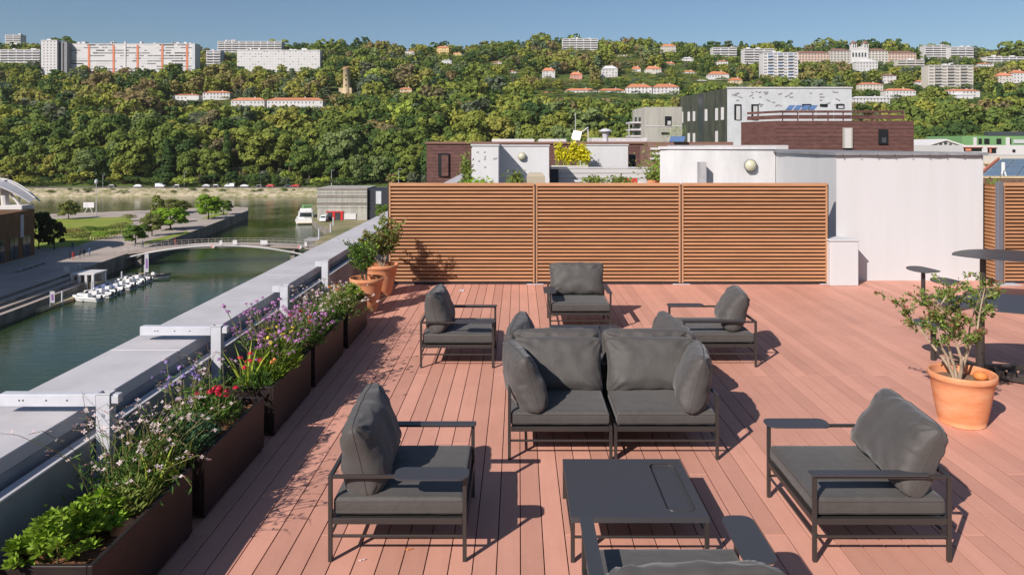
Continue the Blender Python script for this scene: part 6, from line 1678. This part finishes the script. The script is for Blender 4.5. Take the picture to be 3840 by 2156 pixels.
def base_frame(t, arm_l=True, arm_r=True, back=True, seat=True):
    """faces +x. left side is +y. arms stand up at the sides"""
    h = CW/2
    for sx in (-1, 1):
        for sy in (-1, 1):
            up = (arm_l if sy > 0 else arm_r)
            top = .540 if up else .27
            if not up and sx < 0 and back: top = .540
            bar(t, 'leg', (sx*(h-LT)-LT, sy*(h-LT)-LT, 0), (sx*(h-LT)+LT, sy*(h-LT)+LT, top))
    for s in (-1, 1):
        y = s*(h-LT)
        bar(t, 'seat_rail', (-h+2*LT+.001, y-LT*.9, .235), (h-2*LT-.001, y+LT*.9, .272)); x = s*(h-LT)
        bar(t, 'seat_rail', (x-LT*.9, -h+2*LT+.001, .235), (x+LT*.9, h-2*LT-.001, .272))
        bar(t, 'stretcher', (-h+2*LT, y-.007, .150), (h-2*LT, y+.007, .166)); bar(t, 'stretcher', (x-.007, -h+2*LT, .150), (x+.007, h-2*LT, .166))
    MB().box((-h+.03, -h+.03, .250), (h-.03, h-.03, .262)).build('seat_panel', M['frame'], t)
    if back: bar(t, 'back_rail', (-h, -h+2*LT+.001, .516), (-h+2*LT, h-2*LT-.001, .539))
    if seat: link('piping', SPIPE, link('seat_cushion', SEAT, t, (0.005, 0, .272+.059+.004)))
def rounded_plate(x0, x1, y0, y1, z0, z1, r, corners=(1,1,1,1), n=6):
    pts = []
    for (cx, cy, a0), k in zip(((x1-r, y1-r, 0), (x0+r, y1-r, 90), (x0+r, y0+r, 180), (x1-r, y0+r, 270)), corners):
        if k:
            for i in range(n+1): a = R(a0 + 90*i/n); pts.append((cx+r*math.cos(a), cy+r*math.sin(a)))
        else:
            pts.append({0:(x1,y1),90:(x0,y1),180:(x0,y0),270:(x1,y0)}[a0])
    return MB().prism(pts, z0, z1)
def armchair(x, y, rz, label, seed=0, tilt=14, pil_off=(0, 0), yaw=0, pz=.62):
    t = thing('armchair', label, 'armchair', (x, y, 0), rz, 'charcoal lounge armchairs on the deck'); h = CW/2
    base_frame(t)
    # left arm (+y): slim flat bar; right arm (-y): wide rounded plate
    bar(t, 'arm_rail', (-h+2*LT+.001, h-2*LT, .519), (h-2*LT-.001, h-.002, .539))
    rounded_plate(-h+.14, h+.012, h-.062, h+.012, .5405, .550, .012).build('armrest', M['plate'], t)
    bar(t, 'arm_rail', (-h+2*LT+.001, -h+.002, .519), (h-2*LT-.001, -h+2*LT, .539))
    rounded_plate(h-.45, h+.015, -h-.075, -h+.100, .5405, .550, .06).build('arm_tray', M['plate'], t)
    a = R(-tilt)
    o = link('back_pillow', PIL[seed % 6], t, (-h+.175+pil_off[0], pil_off[1], pz))
    o.rotation_euler = (R(0), R(0), R(90)); o.rotation_mode = 'XYZ'
    Mx = Matrix.Translation(o.location) @ Matrix.Rotation(R(yaw), 4, 'Z') @ Matrix.Rotation(a, 4, 'Y') @ Matrix.Rotation(R(90), 4, 'Z') @ Matrix.Rotation(R((seed % 3 - 1) * 3), 4, 'Y')
    o.matrix_local = Mx; piped(o)
    return t
h = CW/2
armchair(-.758, 5.01, 0, 'armchair facing right in the left foreground beside the flower boxes', 0, 12)
armchair(2.27, 5.005, R(180), 'armchair facing left in the right foreground', 1, 25, (-.055, .02), -3)
armchair(-.72, 8.99, 0, 'armchair facing right at the back left, near the screen', 2, 12)
armchair(2.36, 9.02, R(180), 'armchair facing left at the back right behind the sofa', 3, 24, (-.02, 0), -10)
armchair(.86, 10.63, R(-90), 'armchair facing the camera in front of the wooden screen', 4, 12)
armchair(.78, 3.62, R(90), 'armchair seen from behind, cut by the bottom edge', 5, 36, (-.05, 0), 0, .535)

def sofa_module(x, y, rz, label, side, s1, s2):
    """faces +x; side=+1 arm on its left (+y), -1 on its right"""
    t = thing('sofa_module', label, 'sofa', (x, y, 0), rz, 'two seat sofas standing back to back')
    base_frame(t, arm_l=side > 0, arm_r=side < 0)
    ys = side*(CW/2-LT); h = CW/2
    bar(t, 'arm_rail', (-h+2*LT+.001, ys-LT, .516), (h-2*LT-.001, ys+LT, .539))
    o = link('back_pillow', PILW[s1], t); o.matrix_local = Matrix.Translation((-h+.19, -side*.01, .60)) @ Matrix.Rotation(R(-17), 4, 'Y') @ Matrix.Rotation(R(90), 4, 'Z'); piped(o)
    o = link('side_pillow', PILW[s2], t); o.matrix_local = Matrix.Translation((.045, side*(h-.115), .60)) @ Matrix.Rotation(R(-side*11), 4, 'Z') @ Matrix.Rotation(R(-side*15), 4, 'X') @ Matrix.Rotation(R(-4), 4, 'Y'); piped(o)
    return t
sx0 = -.089; yA = 6.06 + CW/2
sofa_module(sx0 + CW/2, yA, R(-90), 'left half of the front charcoal sofa facing the camera', -1, 0, 1)
sofa_module(sx0 + CW*1.5 + .015, yA, R(-90), 'right half of the front charcoal sofa facing the camera', 1, 2, 3)
yB = yA + CW + .02
sofa_module(sx0 + CW/2, yB, R(90), 'left half of the rear sofa facing away, hidden by the front sofa', 1, 1, 2)
sofa_module(sx0 + CW*1.5 + .015, yB, R(90), 'right half of the rear sofa facing away, hidden by the front sofa', -1, 3, 0)

def coffee_table(x0, y0, w, d, label):
    t = thing('coffee_table', label, 'table', (x0, y0, 0), 0, 'low charcoal coffee tables'); H = .284
    tx0, tx1, ty0, ty1 = w*.715, w*.925, d*.09, d*.90      # recess
    # top with a recessed tray, built as a ring round a rounded hole
    hole = []; r = .045
    for (cx, cy, a0) in ((tx1-r, ty1-r, 0), (tx0+r, ty1-r, 90), (tx0+r, ty0+r, 180), (tx1-r, ty0+r, 270)):
        for i in range(7): a = R(a0 + 15*i); hole.append((cx+r*math.cos(a), cy+r*math.sin(a)))
    mb = MB(); mb.box((0, 0, H-.045), (w, .006, H-.0)); 
    mb = MB(); n = len(hole); outer = []
    cxm, cym = (tx0+tx1)/2, (ty0+ty1)/2
    cor = [(w, d), (0, d), (0, 0), (w, 0)]
    vs = [(p[0], p[1], H) for p in hole] + [(c[0], c[1], H) for c in cor]
    fs = []
    for q in range(4):
        base = q*7
        for i in range(6): fs.append((base+i+1, base+i, n+q))
        fs.append((n+q, n+(q+1)%4, (base+7)%n, base+6))
    mb.add(vs, fs)
    mb.add([(p[0],p[1],H) for p in hole] + [(p[0],p[1],H-.016) for p in hole], [(i,(i+1)%n,n+(i+1)%n,n+i) for i in range(n)] + [tuple(range(n,2*n))])
    mb.add([(c[0],c[1],H) for c in cor] + [(c[0],c[1],H-.035) for c in cor], [(i,i+4,(i+1)%4+4,(i+1)%4) for i in range(4)] + [(4,5,6,7)])
    mb.build('tabletop', M['plate'], t)
    mb = MB(); rim = [Vector((p[0], p[1], H+.0005)) for p in hole]; mb.tube(rim + rim[:1], .0028, 5, cap=False); mb.build('tray_rim', M['frame'], t)
    for sx in (0, 1):
        for sy in (0, 1): bar(t, 'leg', (sx*(w-.026), sy*(d-.026), 0), (sx*(w-.026)+.026, sy*(d-.026)+.026, H-.036))
        bar(t, 'stretcher', (sx*(w-.02)+.003, .027, .150), (sx*(w-.02)+.017, d-.027, .165)); bar(t, 'stretcher', (.027, sx*(d-.02)+.003, .150), (w-.027, sx*(d-.02)+.017, .165))
coffee_table(.325, 4.57, .865, .85, 'low charcoal coffee table with a recessed tray, in the foreground')
coffee_table(.40, 8.62, .865, .85, 'low charcoal coffee table with a recessed tray, behind the sofas')

# ------------------------------------------------------------------ picnic tables with fixed stools
def leafshape(L, W, n=22):
    pts = []
    for i in range(n): s = i/n; pts.append((L*(s-.5), -W/2*math.sin(math.pi*s)**.75*(1.15-.3*s)))
    for i in range(n): s = i/n; pts.append((L*(.5-s), W/2*math.sin(math.pi*s)**.75*(.85+.3*s)))
    return pts
def teardrop(L, W, n=12):
    pts = []
    for i in range(2*n): a = math.pi*i/n; r = 1; x = math.cos(a); pts.append((L/2*x, W/2*math.sin(a)*(1-.62*max(0,x))**1.0))
    return pts
def picnic(x, y, rz, H, L, W, stools, label, extra=True):
    t = thing('picnic_table', label, 'table', (x, y, 0), rz, 'metal table sets with fixed stools')
    MB().prism(leafshape(L, W), H-.012, H).build('tabletop', M['plate'], t)
    for s in (-1, 1):
        MB().tube([(s*L*.26, 0, 0), (s*L*.26, 0, H-.013)], .045, 14).build('leg', M['frame'], t)
    MB().cbox((-L*.26+.046, -.03, .10), (L*.26-.046, .03, .16), .004).build('beam', M['frame'], t)
    for (sx, sy, sh, sr) in stools:
        st = MB().tube([(sx, sy, 0), (sx*1.0, sy, sh-.022)], .032, 12).build('stool_post', M['frame'], t)
        mb = MB(); mb.T = Matrix.Translation((sx, sy, sh)) @ Matrix.Rotation(sr, 4, 'Z') @ Matrix.Rotation(R(5), 4, 'X') @ Matrix.Rotation(R(3), 4, 'Y') @ Matrix.Translation((0, 0, -sh)); mb.prism(teardrop(.50, .42), sh-.012, sh); mb.build('stool_seat', M['plate'], t)
        tx = -L*.26 if sx < 0 else L*.26
        MB().tube([(sx, sy, .13), (tx, 0, .13)], .022, 8).build('stool_arm', M['frame'], t)
# near set: left stool at (5.0, 8.9), visible leg at (5.3, 7.75)
picnic(5.68, 8.15, R(-6), .84, 2.0, 1.05, [(-.73, .66, .44, R(20)), (.8, .62, .44, 2.6), (.7, -.8, .44, 3.6)], 'nearer metal table set with leaf shaped top and stools, behind the potted shrub')
picnic(7.98, 11.75, R(-4), .84, 2.0, 1.35, [(-1.40, .10, .58, R(-15)), (-1.36, -.62, .52, R(-20)), (1.2, -.8, .6, 2.5)], 'farther metal table set with leaf shaped top by the white wall')
t = thing('grated_bench', 'dark slatted footrest lying under the nearer metal table', 'footrest', (5.25, 8.25, .02), R(-38))
for k in range(8): MB().box((-.42+k*.105, -.09, .05), (-.34+k*.105, .09, .09)).build('slat', M['frame'], t)
for s in (-1, 1): MB().box((-.44, s*.08-.012, 0), (.44, s*.08+.012, .049)).build('runner', M['frame'], t)
# small things on the deck
o = MB().cbox((-.04, -.03, 0), (.04, .03, .02), .004).build('deck_socket', M['galv'], loc=(-1.01, 13.1, 0.001)); tag(o, 'small grey deck socket cover before the left slat panel', 'socket')
rr = random.Random(77)
for (u, v, lb) in ((1195, 1545, 'bluish dry petal lying in the planter shadow'), (1351, 2100, 'white speck of petal on the sunlit deck in front of the left armchair'), (1527, 2060, 'small ochre dry leaf on the deck under the left armchair')):
    p = P(u, v, .004); mb = MB(); 
    mb.add([(-.014,0,.003),(0,-.008,.0),(.016,0,.006),(0,.009,.002)], [(0,1,2,3)]); mb.add([(.01,.004,.003),(.02,.0,.0),(.034,.012,.006),(.018,.018,.002)], [(0,1,2,3)])
    tag(mb.build('fallen_petal', M['fl_white'] if 'white' in lb or 'blu' in lb else M['fl_orange'], loc=p), lb, 'petal')
